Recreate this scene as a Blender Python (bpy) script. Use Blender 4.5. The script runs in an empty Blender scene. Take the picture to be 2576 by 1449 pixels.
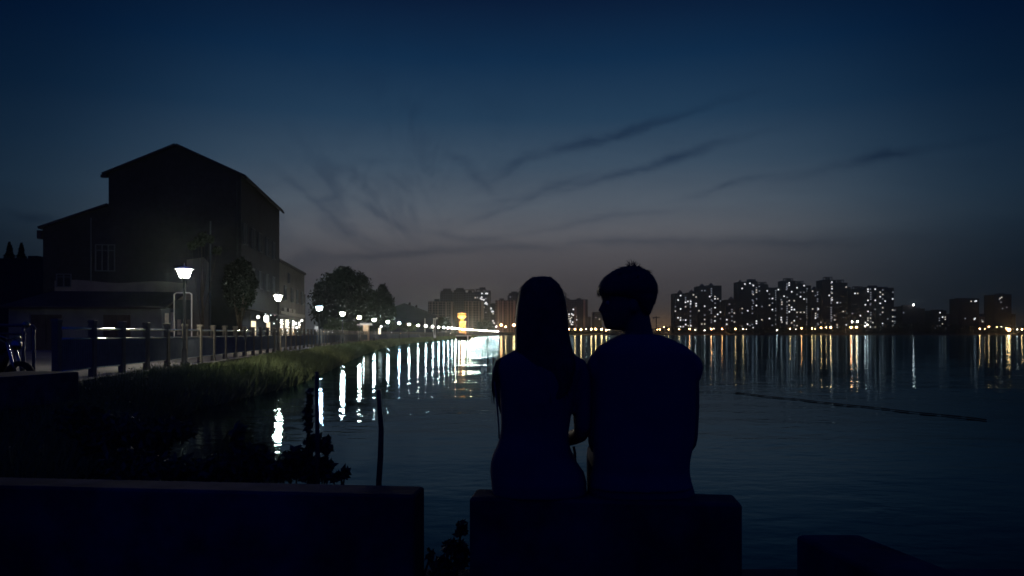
import bpy, math, random
import numpy as np
from mathutils import Vector, Matrix

SC = bpy.context.scene
COL = SC.collection
R = math.radians

# ------------------------------------------------------------ camera
F, CX, HY, CZ = 1860.0, 1288.0, 839.0, 1.1      # survey scale: focal length, centre column, horizon row, eye height
cam = bpy.data.cameras.new('camera')
cam_o = bpy.data.objects.new('camera', cam)
COL.objects.link(cam_o)
cam_o.location = (0, 0, CZ)
cam_o.rotation_euler = (R(90), 0, 0)
cam.sensor_width = 36.0
cam.lens = 36.0 * F / 2576.0
cam.shift_y = (HY - 724.5) / 2576.0
cam.clip_start = 0.05
cam.clip_end = 6000
SC.camera = cam_o

SC.view_settings.view_transform = 'Standard'
SC.view_settings.look = 'None'
SC.view_settings.exposure = 0.0
SC.view_settings.gamma = 1.0
SC.render.engine = 'CYCLES'
SC.cycles.use_denoising = True
SC.cycles.max_bounces = 6
SC.cycles.diffuse_bounces = 2
SC.cycles.glossy_bounces = 3
SC.cycles.transmission_bounces = 2
SC.cycles.volume_bounces = 0
SC.cycles.caustics_reflective = False
SC.cycles.caustics_refractive = False
SC.cycles.sample_clamp_indirect = 6.0
SC.cycles.use_light_tree = True
SC.cycles.filter_width = 1.7


def lin(c):
    c = c / 255.0
    return c / 12.92 if c <= 0.04045 else ((c + 0.055) / 1.055) ** 2.4


def srgb(r, g, b):
    return (lin(r), lin(g), lin(b), 1.0)


# ------------------------------------------------------------ dusk sky (the sun is below the horizon: no sun lamp)
world = bpy.data.worlds.new('World')
SC.world = world
world.use_nodes = True
wt = world.node_tree
wt.nodes.clear()


class NB:
    """tiny node-graph helper"""
    def __init__(s, tree): s.t = tree

    def n(s, kind, **kw):
        nd = s.t.nodes.new(kind)
        for k, v in kw.items(): setattr(nd, k, v)
        return nd

    def link(s, a, b): s.t.links.new(a, b)

    def put(s, v, sock):
        if v is None: return
        if hasattr(v, 'is_output') or isinstance(v, bpy.types.NodeSocket): s.link(v, sock)
        else: sock.default_value = v

    def m(s, op, a, b=None, c=None, clamp=False):
        nd = s.n('ShaderNodeMath', operation=op, use_clamp=clamp)
        s.put(a, nd.inputs[0])
        if b is not None: s.put(b, nd.inputs[1])
        if c is not None: s.put(c, nd.inputs[2])
        return nd.outputs[0]

    def maprange(s, v, a, b, c, d, smooth=False):
        nd = s.n('ShaderNodeMapRange', interpolation_type='SMOOTHSTEP' if smooth else 'LINEAR')
        for i, x in enumerate((v, a, b, c, d)): s.put(x, nd.inputs[i])
        return nd.outputs[0]

    def mixc(s, fac, a, b, mode='MIX'):
        nd = s.n('ShaderNodeMix', data_type='RGBA', blend_type=mode)
        s.put(fac, nd.inputs[0]); s.put(a, nd.inputs[6]); s.put(b, nd.inputs[7])
        return nd.outputs[2]

    def xyz(s, x, y, z):
        nd = s.n('ShaderNodeCombineXYZ')
        s.put(x, nd.inputs[0]); s.put(y, nd.inputs[1]); s.put(z, nd.inputs[2])
        return nd.outputs[0]

    def noise(s, vec, scale, detail=3.0, rough=0.5, dist=0.0):
        nd = s.n('ShaderNodeTexNoise')
        s.put(vec, nd.inputs['Vector'])
        nd.inputs['Scale'].default_value = scale
        nd.inputs['Detail'].default_value = detail
        nd.inputs['Roughness'].default_value = rough
        nd.inputs['Distortion'].default_value = dist
        return nd.outputs[0]

    def ramp(s, fac, stops, interp='LINEAR'):
        nd = s.n('ShaderNodeValToRGB')
        cr = nd.color_ramp
        cr.interpolation = interp
        while len(cr.elements) > 1: cr.elements.remove(cr.elements[-1])
        cr.elements[0].position, cr.elements[0].color = stops[0]
        for p, c in stops[1:]:
            e = cr.elements.new(p); e.color = c
        s.put(fac, nd.inputs[0])
        return nd.outputs[0]


W = NB(wt)
tc = W.n('ShaderNodeTexCoord')
sep = W.n('ShaderNodeSeparateXYZ')
W.link(tc.outputs['Generated'], sep.inputs[0])
dx, dy, dz = sep.outputs
hor = W.m('SQRT', W.m('ADD', W.m('MULTIPLY', dx, dx), W.m('MULTIPLY', dy, dy)))
tan_el = W.m('MAXIMUM', W.m('DIVIDE', dz, W.m('MAXIMUM', hor, 1e-4)), 0.0)
azim = W.m('ARCTAN2', dx, dy)
aaz = W.m('ABSOLUTE', azim)
sky_stops = [(0.0, srgb(70, 61, 58)), (0.040, srgb(70, 64, 65)), (0.075, srgb(76, 71, 74)), (0.107, srgb(85, 82, 86)),
             (0.137, srgb(95, 96, 102)), (0.172, srgb(86, 95, 106)), (0.225, srgb(63, 81, 99)),
             (0.29, srgb(36, 62, 87)), (0.37, srgb(16, 45, 75)), (0.451, srgb(9, 27, 55)),
             (0.70, srgb(4, 17, 44)), (1.0, srgb(3, 14, 48))]
base = W.ramp(tan_el, sky_stops, 'LINEAR')
fall = W.m('EXPONENT', W.m('MULTIPLY', W.m('POWER', W.m('DIVIDE', aaz, 0.445), 4.0), -1.0))
flo = W.m('ADD', 0.045, W.m('MULTIPLY', W.m('MINIMUM', tan_el, 0.6), 0.22))
fo = W.m('ADD', flo, W.m('MULTIPLY', W.m('SUBTRACT', 1.0, flo), fall))
fallc = W.n('ShaderNodeCombineColor')
W.put(fo, fallc.inputs[0])
W.put(W.m('POWER', fo, 0.70), fallc.inputs[1])
W.put(W.m('POWER', fo, 0.52), fallc.inputs[2])
skyc = W.mixc(1.0, base, fallc.outputs[0], 'MULTIPLY')
# thin dusk clouds: long streaks in the western sky
u = W.m('DIVIDE', dx, W.m('MAXIMUM', dy, 0.05))
v = W.m('DIVIDE', dz, W.m('MAXIMUM', dy, 0.05))
front = W.maprange(dy, 0.1, 0.4, 0.0, 1.0)
uv = W.xyz(u, v, 0.0)
wob = W.m('SUBTRACT', W.noise(uv, 9.0, 4.0, 0.6), 0.5)
wob2 = W.noise(W.xyz(W.m('MULTIPLY', u, 3.0), W.m('MULTIPLY', v, 14.0), 1.7), 2.2, 5.0, 0.62)
streaks = [  # column, row, angle, half length, half width, depth
    (1545, 338, 17, 240, 11, .34), (1420, 372, 15, 110, 13, .24), (1655, 412, 17, 220, 11, .38), (1380, 480, 14, 180, 15, .22),
    (1820, 470, 13, 95, 9, .28), (2230, 395, 11, 230, 13, .30), (1150, 400, -30, 60, 14, .16),
    (1010, 470, -48, 60, 12, .16), (1205, 455, -40, 70, 14, .14), (840, 545, -45, 90, 12, .24), (1130, 632, 3, 190, 9, .20),
    (1500, 612, 2, 300, 11, .16), (1900, 610, 1, 330, 14, .20), (820, 490, 24, 60, 9, .16), (60, 545, -12, 120, 14, .30),
    (940, 410, 8, 70, 9, .12), (1000, 640, 6, 130, 8, .14), (880, 590, -18, 150, 12, .10),
    (930, 520, -38, 120, 10, .16), (1080, 520, -62, 60, 9, .12), (1290, 420, 35, 90, 9, .14), (1330, 500, 22, 160, 8, .16), (1480, 560, 10, 220, 9, .14),
    (1700, 300, 18, 130, 7, .18), (760, 470, -36, 90, 11, .14), (1180, 600, -6, 160, 9, .14)]
tot = None
for (sx, sy, ang, L, Wd, st) in streaks:
    uc, vc = (sx - CX) / F, (HY - sy) / F
    ca, sa = math.cos(R(ang)), math.sin(R(ang))
    du = W.m('SUBTRACT', u, uc); dv = W.m('SUBTRACT', v, vc)
    a = W.m('ADD', W.m('MULTIPLY', du, ca), W.m('MULTIPLY', dv, sa))
    b = W.m('SUBTRACT', W.m('MULTIPLY', dv, ca), W.m('MULTIPLY', du, sa))
    b = W.m('ADD', b, W.m('MULTIPLY', wob, 0.035))
    e = W.m('ADD', W.m('POWER', W.m('ABSOLUTE', W.m('DIVIDE', a, L / F)), 2.0), W.m('POWER', W.m('ABSOLUTE', W.m('DIVIDE', b, Wd / F)), 2.0))
    g = W.m('MULTIPLY', W.m('EXPONENT', W.m('MULTIPLY', e, -1.0)), st)
    tot = g if tot is None else W.m('ADD', tot, g)
dens = W.m('MULTIPLY', tot, W.maprange(wob2, 0.34, 0.66, 0.6, 2.2))
soft = W.m('MULTIPLY', W.maprange(wob2, 0.40, 0.75, 0.0, 0.16), W.maprange(v, 0.06, 0.14, 0.3, 1.0))
soft = W.m('MULTIPLY', soft, W.maprange(v, 0.2, 0.3, 1.0, 0.25))
# feathery cirrus fanning out from low in the west
fu, fv = W.m('SUBTRACT', u, (1080 - CX) / F), W.m('SUBTRACT', v, (HY - 690) / F)
fr = W.m('SQRT', W.m('ADD', W.m('MULTIPLY', fu, fu), W.m('MULTIPLY', fv, fv)))
fth = W.m('ARCTAN2', fu, W.m('MAXIMUM', fv, 0.001))
wisp = W.noise(W.xyz(W.m('MULTIPLY', fth, 3.2), W.m('MULTIPLY', fr, 9.0), W.m('MULTIPLY', wob, 2.2)), 1.0, 6.0, 0.62, .5)
wisp = W.maprange(wisp, 0.42, 0.72, 0.0, 0.46, True)
wisp = W.m('MULTIPLY', wisp, W.m('MULTIPLY', W.maprange(fr, 0.02, 0.10, 0.0, 1.0, True), W.maprange(fr, 0.14, 0.34, 1.0, 0.12, True)))
wisp = W.m('MULTIPLY', W.m('MULTIPLY', wisp, W.maprange(fv, -.01, 0.03, 0.0, 1.0, True)), W.maprange(fth, 0.1, 0.7, 1.0, 0.3))
soft = W.m('ADD', soft, wisp)
dens = W.m('MULTIPLY', W.m('ADD', dens, soft), front, None, True)
skyc = W.mixc(dens, skyc, W.mixc(1.0, skyc, (0.28, 0.36, 0.50, 1), 'MULTIPLY'))
# warm city glow low on the horizon beyond the far shore
gu = W.m('DIVIDE', W.m('SUBTRACT', u, (1668 - CX) / F), .030)
gv = W.m('DIVIDE', W.m('SUBTRACT', v, .004), .024)
glw = W.m('EXPONENT', W.m('MULTIPLY', W.m('ADD', W.m('MULTIPLY', gu, gu), W.m('MULTIPLY', gv, gv)), -1.0))
skyc = W.mixc(W.m('MULTIPLY', W.m('MULTIPLY', glw, front), .8), skyc, (.22, .125, .055, 1))
# anti-twilight side, behind the viewer
back = W.maprange(aaz, 0.9, 1.8, 0.0, 1.0, True)
skyc = W.mixc(back, skyc, (0.0012, 0.0060, 0.085, 1))
skyc = W.mixc(W.m('LESS_THAN', dz, -0.004), skyc, (0.0004, 0.001, 0.004, 1))
bg = W.n('ShaderNodeBackground')
W.link(skyc, bg.inputs[0])
bg.inputs[1].default_value = 1.0
wo = W.n('ShaderNodeOutputWorld')
W.link(bg.outputs[0], wo.inputs[0])


# ------------------------------------------------------------ materials
MATS = {}


def mat(name, col, rough=0.8, metal=0.0, var=0.25, scale=3.0, bump=0.0, spec=0.15, emit=None, estr=0.0):
    """procedural material: base colour broken up by two noises, optional bump"""
    if name in MATS: return MATS[name]
    m = bpy.data.materials.new(name)
    m.use_nodes = True
    t = m.node_tree
    b = t.nodes['Principled BSDF']
    N = NB(t)
    b.inputs['Roughness'].default_value = rough
    b.inputs['Metallic'].default_value = metal
    b.inputs['Specular IOR Level'].default_value = spec
    c = (*col, 1)
    b.inputs['Base Color'].default_value = c
    if emit:
        b.inputs['Emission Color'].default_value = (*emit, 1)
        b.inputs['Emission Strength'].default_value = estr
    elif var > 0:
        co = N.n('ShaderNodeTexCoord').outputs['Object']
        n1 = N.noise(co, scale, 5, 0.6)
        n2 = N.noise(co, scale * 0.17, 3, 0.5)
        k = N.m('MULTIPLY', N.maprange(n1, 0.25, 0.75, 1 - var, 1 + var), N.maprange(n2, 0.3, 0.7, 1 - var * .7, 1 + var * .7))
        mul = N.n('ShaderNodeVectorMath', operation='SCALE')
        mul.inputs[0].default_value = col
        N.link(k, mul.inputs['Scale'])
        N.link(mul.outputs[0], b.inputs['Base Color'])
        if bump > 0:
            bp = N.n('ShaderNodeBump')
            bp.inputs['Distance'].default_value = bump
            N.link(n1, bp.inputs['Height'])
            N.link(bp.outputs[0], b.inputs['Normal'])
    MATS[name] = m
    return m


def facade_mat(name, wall, glass, w=3.0, h=3.0, frame=0.6):
    """far apartment facade: rows of dark unlit windows in a paler wall"""
    m = bpy.data.materials.new(name)
    m.use_nodes = True
    t = m.node_tree
    b = t.nodes['Principled BSDF']
    N = NB(t)
    co = N.n('ShaderNodeTexCoord').outputs['Object']
    s = N.n('ShaderNodeSeparateXYZ'); N.link(co, s.inputs[0])
    fx = N.m('FRACT', N.m('DIVIDE', N.m('ADD', s.outputs[0], s.outputs[1]), w))
    fz = N.m('FRACT', N.m('DIVIDE', s.outputs[2], h))
    ix = N.m('MULTIPLY', N.m('GREATER_THAN', fx, frame * .5), N.m('GREATER_THAN', fz, frame * .55))
    colr = N.mixc(ix, (*wall, 1), (*glass, 1))
    nz = N.noise(co, .08, 3, .5)
    colr = N.mixc(N.maprange(nz, .35, .65, 0, .5), colr, N.mixc(1.0, colr, (.6, .6, .65, 1), 'MULTIPLY'))
    N.link(colr, b.inputs['Base Color'])
    b.inputs['Roughness'].default_value = .85
    b.inputs['Specular IOR Level'].default_value = .15
    MATS[name] = m
    return m


# ------------------------------------------------------------ mesh helpers
def P(x, y, d):
    """survey point: column, row and distance -> place in the world"""
    return Vector(((x - CX) / F * d, d, CZ - (y - HY) / F * d))


def mw(o):
    m = Matrix.Identity(4)
    while o is not None:
        m = o.matrix_basis @ m
        o = o.parent
    return m


class MB:
    def __init__(s): s.v, s.f, s.mi = [], [], []

    def add(s, verts, faces, mi=0):
        k = len(s.v)
        s.v.extend([tuple(p) for p in verts])
        for f in faces:
            s.f.append([i + k for i in f]); s.mi.append(mi)
        return s

    def box(s, x0, x1, y0, y1, z0, z1, mi=0, bev=0.0):
        if bev <= 0:
            v = [(x, y, z) for z in (z0, z1) for y in (y0, y1) for x in (x0, x1)]
            return s.add(v, [(0, 2, 3, 1), (4, 5, 7, 6), (0, 1, 5, 4), (2, 6, 7, 3), (0, 4, 6, 2), (1, 3, 7, 5)], mi)
        b = bev
        pts = [(x0 + b, y0), (x1 - b, y0), (x1, y0 + b), (x1, y1 - b), (x1 - b, y1), (x0 + b, y1), (x0, y1 - b), (x0, y0 + b)]
        q = [(x0 + 2 * b, y0 + b), (x1 - 2 * b, y0 + b), (x1 - b, y0 + 2 * b), (x1 - b, y1 - 2 * b), (x1 - 2 * b, y1 - b),
             (x0 + 2 * b, y1 - b), (x0 + b, y1 - 2 * b), (x0 + b, y0 + 2 * b)]
        v = [(x, y, z0) for x, y in pts] + [(x, y, z1 - b) for x, y in pts] + [(x, y, z1) for x, y in q]
        f = [tuple(range(7, -1, -1)), tuple(range(16, 24))]
        for k in (0, 8):
            for i in range(8):
                j = (i + 1) % 8
                f.append((k + i, k + j, k + 8 + j, k + 8 + i))
        return s.add(v, f, mi)

    def obox(s, a, b, w, z0, z1, mi=0):
        """upright slab from ground point a to b, thickness w centred on the line"""
        a, b = Vector(a[:2]), Vector(b[:2])
        d = (b - a).normalized(); n = Vector((-d.y, d.x)) * (w / 2)
        q = [a - n, b - n, b + n, a + n]
        v = [(p.x, p.y, z0) for p in q] + [(p.x, p.y, z1) for p in q]
        return s.add(v, [(3, 2, 1, 0), (4, 5, 6, 7), (0, 1, 5, 4), (1, 2, 6, 5), (2, 3, 7, 6), (3, 0, 4, 7)], mi)

    def prism(s, poly, z0, z1, mi=0):
        n = len(poly)
        v = [(x, y, z0) for x, y in poly] + [(x, y, z1) for x, y in poly]
        f = [tuple(range(n - 1, -1, -1)), tuple(range(n, 2 * n))]
        f += [(i, (i + 1) % n, n + (i + 1) % n, n + i) for i in range(n)]
        return s.add(v, f, mi)

    def extr_y(s, poly, y0, y1, mi=0):
        """polygon in x,z (anticlockwise seen from -y) extruded along y"""
        n = len(poly)
        v = [(x, y0, z) for x, z in poly] + [(x, y1, z) for x, z in poly]
        f = [tuple(range(n)), tuple(range(2 * n - 1, n - 1, -1))]
        f += [(i, n + i, n + (i + 1) % n, (i + 1) % n) for i in range(n)]
        return s.add(v, f, mi)

    def tube(s, pts, rad, n=8, mi=0, flat=1.0, up=(0, 0, 1)):
        pts = [Vector(p) for p in pts]
        if not hasattr(rad, '__len__'): rad = [rad] * len(pts)
        v, f = [], []
        pu = None
        for i, p in enumerate(pts):
            t = (pts[min(i + 1, len(pts) - 1)] - pts[max(i - 1, 0)]).normalized()
            if pu is None:
                h = Vector(up)
                if abs(t.dot(h)) > .95: h = Vector((0, 1, 0))
                pu = (h - t * h.dot(t)).normalized()
            else:
                pu = (pu - t * pu.dot(t)).normalized()
            w = t.cross(pu)
            for k in range(n):
                a = 2 * math.pi * k / n
                v.append(p + (w * math.cos(a) + pu * math.sin(a) * flat) * rad[i])
        m = len(pts)
        for i in range(m - 1):
            for k in range(n):
                l = (k + 1) % n
                f.append((i * n + k, i * n + l, (i + 1) * n + l, (i + 1) * n + k))
        f.append(tuple(range(n - 1, -1, -1)))
        f.append(tuple((m - 1) * n + k for k in range(n)))
        return s.add(v, f, mi)

    def lathe(s, prof, cx, cy, n=12, mi=0, phase=0.0):
        """profile of (radius, z) from bottom to top"""
        v, f = [], []
        for r, z in prof:
            for k in range(n):
                a = 2 * math.pi * (k + phase) / n
                v.append((cx + r * math.cos(a), cy + r * math.sin(a), z))
        m = len(prof)
        for i in range(m - 1):
            for k in range(n):
                l = (k + 1) % n
                f.append((i * n + k, i * n + l, (i + 1) * n + l, (i + 1) * n + k))
        f.append(tuple(range(n - 1, -1, -1)))
        f.append(tuple((m - 1) * n + k for k in range(n)))
        return s.add(v, f, mi)

    def ball(s, c, r, n=10, mi=0, sq=(1, 1, 1)):
        prof = [(max(1e-3, math.sin(math.pi * i / 7)), -math.cos(math.pi * i / 7)) for i in range(8)]
        k = len(s.v)
        s.lathe(prof, 0, 0, n, mi)
        for i in range(k, len(s.v)):
            x, y, z = s.v[i]
            s.v[i] = (c[0] + x * r * sq[0], c[1] + y * r * sq[1], c[2] + z * r * sq[2])
        return s

    def rings(s, rr, mi=0):
        """closed loft through rings of equal point count"""
        n = len(rr[0]); v = [p for r in rr for p in r]; f = []
        for i in range(len(rr) - 1):
            for k in range(n):
                l = (k + 1) % n
                f.append((i * n + k, i * n + l, (i + 1) * n + l, (i + 1) * n + k))
        f.append(tuple(range(n - 1, -1, -1)))
        f.append(tuple((len(rr) - 1) * n + k for k in range(n)))
        return s.add(v, f, mi)

    def leaves(s, cen, size, rng, mi=0, up=0.0):
        """many leaf blades at the given centres"""
        cen = np.asarray(cen, float); n = len(cen)
        if n == 0: return s
        sz = (size * rng.uniform(.6, 1.35, n))[:, None]
        a = rng.normal(size=(n, 3)); a[:, 2] *= (1 - up); a /= np.linalg.norm(a, axis=1)[:, None]
        b = rng.normal(size=(n, 3)); b -= a * (a * b).sum(1)[:, None]; b /= np.linalg.norm(b, axis=1)[:, None]
        c = np.cross(a, b)
        p0 = cen - a * sz; p1 = cen + b * sz * .48 + c * sz * .12; p2 = cen + a * sz * 1.05; p3 = cen - b * sz * .48 + c * sz * .12
        vv = np.stack([p0, p1, p2, p3], 1).reshape(-1, 3)
        k = len(s.v)
        s.v.extend(map(tuple, vv.tolist()))
        s.f.extend([[k + 4 * i, k + 4 * i + 1, k + 4 * i + 2, k + 4 * i + 3] for i in range(n)])
        s.mi.extend([mi] * n)
        return s

    def mesh(s, name):
        me = bpy.data.meshes.new(name)
        me.from_pydata(s.v, [], s.f)
        return me

    def build(s, name, mats, parent=None, smooth=False):
        me = s.mesh(name)
        if not isinstance(mats, (list, tuple)): mats = [mats]
        for m in mats: me.materials.append(m)
        if len(mats) > 1: me.polygons.foreach_set('material_index', s.mi)
        if smooth: me.polygons.foreach_set('use_smooth', [True] * len(me.polygons))
        if parent is not None: me.transform(mw(parent).inverted())
        me.update()
        o = bpy.data.objects.new(name, me)
        COL.objects.link(o)
        if parent is not None: o.parent = parent
        return o


def tag(o, label=None, cat=None, group=None, kind=None):
    if label: o['label'] = label
    if cat: o['category'] = cat
    if group: o['group'] = group
    if kind: o['kind'] = kind
    return o


def thing(name, label, cat, loc=(0, 0, 0), rz=0.0, group=None):
    o = bpy.data.objects.new(name, None)
    COL.objects.link(o)
    o.location = loc
    o.rotation_euler = (0, 0, rz)
    o.empty_display_size = .3
    return tag(o, label, cat, group)


def dup(o, parent=None):
    c = o.copy()
    COL.objects.link(c)
    if parent is not None: c.parent = parent
    for ch in list(o.children): dup(ch, c)
    return c


def interp(tab, t):
    xs = [a for a, _ in tab]; ys = [b for _, b in tab]
    return float(np.interp(t, xs, ys))


ORD = ['first', 'second', 'third', 'fourth', 'fifth', 'sixth', 'seventh', 'eighth', 'ninth', 'tenth', 'eleventh', 'twelfth',
       'thirteenth', 'fourteenth', 'fifteenth', 'sixteenth', 'seventeenth', 'eighteenth', 'nineteenth', 'twentieth']
ORD += ['twenty-' + w for w in ORD[:9]] + ['thirtieth'] + ['thirty-' + w for w in ORD[:9]] + ['fortieth'] + ['forty-' + w for w in ORD[:9]]

# ------------------------------------------------------------ lines of the shore
LTAB = [(-6, -7.2), (0, -8.0), (17, -10.2), (25.5, -11.3), (43.3, -13.7), (61, -15.9), (79, -18.1), (97, -20), (115, -21.4), (132, -22.2),
        (150, -22.9), (168, -23.4), (186, -23.6), (204, -23.7), (257, -23.7), (310, -23.7), (350, -23.4), (400, -22.6),
        (450, -21.5), (520, -19.7), (600, -17.3), (680, -15.2), (760, -13.5), (800, -12.6)]
ETAB = [(3.3, -4.6), (6, -5.0), (10.8, -6.0), (14, -7.2), (18, -7.9), (27, -8.0), (42, -10.1), (60, -12.6), (90, -16.2), (120, -18.6), (165, -20.3),
        (210, -21.0), (290, -21.2), (400, -20.3), (500, -17.7), (600, -14.8), (700, -12.0), (770, -10.6), (800, -14)]
LX = lambda d: interp(LTAB, d)
FX = lambda d: LX(d) - .27            # fence line, a hand's width behind the lamps
rng0 = np.random.default_rng(7)
EX = lambda d: interp(ETAB, d) + .25 * math.sin(d * .9) * min(1, d / 20) + .15 * math.sin(d * 2.3 + 1)
WZ = -0.77

# water --------------------------------------------------------
wm = bpy.data.materials.new('lake_water')
wm.use_nodes = True
t = wm.node_tree
N = NB(t)
t.nodes.clear()
co = N.n('ShaderNodeTexCoord').outputs['Object']
sp = N.n('ShaderNodeSeparateXYZ'); N.link(co, sp.inputs[0])
wx, wy, _ = sp.outputs
h1 = N.noise(N.xyz(wx, N.m('MULTIPLY', wy, 1.7), 0.0), 2.1, 2.0, .5)
h2 = N.noise(N.xyz(N.m('MULTIPLY', wx, .8), N.m('MULTIPLY', wy, 1.5), 3.0), .55, 2.0, .5)
h3 = N.noise(N.xyz(wx, N.m('MULTIPLY', wy, 1.3), 7.0), 6.0, 1.0, .5)
gust = N.noise(N.xyz(N.m('MULTIPLY', wx, .03), N.m('MULTIPLY', wy, .11), 0.0), 1.0, 3.0, .55)
gustk = N.maprange(gust, .4, .6, .4, 1.25)
hh = N.m('ADD', N.m('ADD', N.m('MULTIPLY', h1, 1.0), N.m('MULTIPLY', h2, 2.2)), N.m('MULTIPLY', h3, .12))
bp = N.n('ShaderNodeBump')
bp.inputs['Strength'].default_value = 1.0
bp.inputs['Distance'].default_value = .007
N.link(N.m('MULTIPLY', hh, N.m('MULTIPLY', gustk, N.m('MULTIPLY', N.maprange(wy, 6, 18, .5, 1.0), N.maprange(wy, 18, 90, 1.4, .95)))), bp.inputs['Height'])
gl = N.n('ShaderNodeBsdfGlossy')
gl.inputs['Color'].default_value = (.43, .65, .80, 1)
N.link(N.maprange(wy, 15, 160, .03, .075), gl.inputs['Roughness'])
df = N.n('ShaderNodeBsdfDiffuse')
df.inputs['Color'].default_value = (.002, .006, .012, 1)
fr_ = N.n('ShaderNodeFresnel')
fr_.inputs['IOR'].default_value = 1.25
for nd in (gl, df, fr_): N.link(bp.outputs[0], nd.inputs['Normal'])
mx = N.n('ShaderNodeMixShader')
N.link(fr_.outputs[0], mx.inputs[0]); N.link(df.outputs[0], mx.inputs[1]); N.link(gl.outputs[0], mx.inputs[2])
N.link(mx.outputs[0], N.n('ShaderNodeOutputMaterial').inputs[0])
MATS['water'] = wm
mb = MB().add([(-900, -30, WZ), (1500, -30, WZ), (1500, 1400, WZ), (-900, 1400, WZ)], [(0, 1, 2, 3)])
tag(mb.build('water', wm), 'dark rippled lake water mirroring the lamps and the dusk sky', 'water', kind='structure')
mb = MB().add([(-2500, -60, -2.6), (3000, -60, -2.6), (3000, 3500, -2.6), (-2500, 3500, -2.6)], [(0, 1, 2, 3)])
tag(mb.build('ground', mat('lake_bed', (.05, .05, .045), .9)), 'lake bed and ground beneath the water', 'ground', kind='structure')

# promenade, bank ------------------------------------------------
concrete = mat('concrete', (.055, .055, .065), .9, var=.55, scale=5, bump=.006)
paving = mat('paving', (.16, .155, .15), .75, var=.3, scale=1.6, bump=.003)
soil = mat('bank_soil', (.05, .06, .035), .95, var=.4, scale=2.0, bump=.02)
ds = list(np.arange(-6, 40, 1.0)) + list(np.arange(40, 200, 4.0)) + list(np.arange(200, 801, 12.0))
mb = MB(); v, f = [], []
for i, d in enumerate(ds):
    for x in (-700, -60, FX(d) - 6, FX(d) - 5.85, FX(d) + .45):
        v.append((x + (LX(d) if x in (-60,) else 0), d, 0.0))
    if i:
        a, c = (i - 1) * 5, i * 5
        for k in range(4): f.append((a + k, a + k + 1, c + k + 1, c + k))
mb.add(v, f)
tag(mb.build('promenade', paving), 'paved lakeside promenade behind the railing', 'promenade', kind='structure')

mb = MB(); v, f = [], []
prof = [(0, .0), (.01, -.14), (.3, -.2), (.65, -.42), (.92, -.70), (1.0, -.95), (1.06, -1.5)]
r_ = np.random.default_rng(3)
for i, d in enumerate(ds):
    a, e = FX(d) + .45, max(EX(max(d, 3.3)), FX(d) + .9)
    for q, z in prof: v.append((a + (e - a) * q, d, z + (r_.normal() * .04 if .2 < q < 1 else 0)))
    if i:
        m = len(prof); a, c = (i - 1) * m, i * m
        for k in range(m - 1): f.append((a + k, a + k + 1, c + k + 1, c + k))
mb.add(v, f)
tag(mb.build('bank', soil, smooth=True), 'sloping earth bank between the railing and the water', 'bank', kind='structure')

# viewing platform with its parapet blocks
mb = MB().box(-6.2, 7.0, -6, 3.46, -1.6, 0.004, bev=.02)
tag(mb.build('quay', concrete), 'concrete viewing platform at the water', 'quay', kind='structure')

SEAT = 0.43


def parapet(name, label, pts, z1, group='concrete parapet blocks on the platform edge'):
    """block with a rounded top edge from its footprint"""
    c = Vector((sum(p[0] for p in pts) / len(pts), sum(p[1] for p in pts) / len(pts)))
    mbp = MB(); n = len(pts)
    rr = []
    for ins, z in ((0, 0.0), (0, z1 - .012), (.004, z1 - .004), (.012, z1)):
        ring = []
        for i in range(n):
            p, pa, pb = Vector(pts[i]), Vector(pts[i - 1]), Vector(pts[(i + 1) % n])
            e1, e2 = (pa - p).normalized(), (pb - p).normalized()
            q = p + (e1 + e2) * ins
            for tt in (1, 0):      # a small chamfer at each corner
                o = q + (e1 if tt else e2) * .007
                ring.append((o.x, o.y, z))
        rr.append(ring)
    mbp.rings(rr)
    o = mbp.build(name, concrete)
    return tag(o, label, 'parapet', group)


d6 = Vector((1.078, -.112)).normalized(); n6 = Vector((-d6.y, d6.x))
a1 = Vector((-.385, 3.25)) - n6 * .19
A = lambda p: (p.x, p.y)
parapet('parapet_block', 'long dark concrete parapet block ending left of the seated couple, bamboo pole behind it',
        [A(a1 - d6 * 5.6), A(a1), A(a1 + n6 * .19), A(a1 + n6 * .19 - d6 * 5.6)], SEAT)
a2 = Vector((-.1735, 3.017))
parapet('parapet_block', 'concrete parapet block that the couple sits on',
        [A(a2), A(a2 + d6 * 1.084), A(a2 + d6 * 1.084 + n6 * .18), A(a2 + n6 * .18)], SEAT)
parapet('parapet_block', 'low concrete parapet block at the bottom edge, right of the seated man',
        [(1.11, 1.55), (1.36, 1.60), (1.16, 2.47), (.949, 2.47)], SEAT)
parapet('parapet_block', 'dark concrete parapet block below the near end of the railing, by the motorcycle',
        [(-8.35, 7.0), (-7.9, 7.0), (-7.15, 12.2), (-8.25, 12.5)], .47)

# railing --------------------------------------------------------
stone = mat('railing_stone', (.14, .13, .105), .7, var=.15, scale=9)
steel = mat('railing_steel', (.80, .80, .78), .17, 1.0, var=.12, scale=14)
barm = mat('railing_bars', (.10, .12, .14), .6, var=.2, scale=5)
fence = thing('railing', 'long promenade railing of stone posts and steel rails above the grassy bank', 'railing', (FX(17), 17, 0))
FD = []
d = 17.0
while d < 770:
    FD.append(d)
    d += 1.9 * 1.0 / math.sqrt(1 + .0165)


def post_mb(m, x, y):
    m.box(x - .075, x + .075, y - .075, y + .075, -.12, 1.36, bev=.008)
    m.box(x - .095, x + .095, y - .095, y + .095, 1.36, 1.44, bev=.015)
    return m


p0 = post_mb(MB(), FX(17), 17).build('post', stone, fence)
for d in FD[1:99]:
    c = p0.copy(); COL.objects.link(c); c.parent = fence
    c.location = (FX(d) - FX(17), d - 17, 0)
mb = MB()
for d in FD[99:]: post_mb(mb, FX(d), d)
tag(mb.build('post', stone, fence), kind='stuff')


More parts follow.
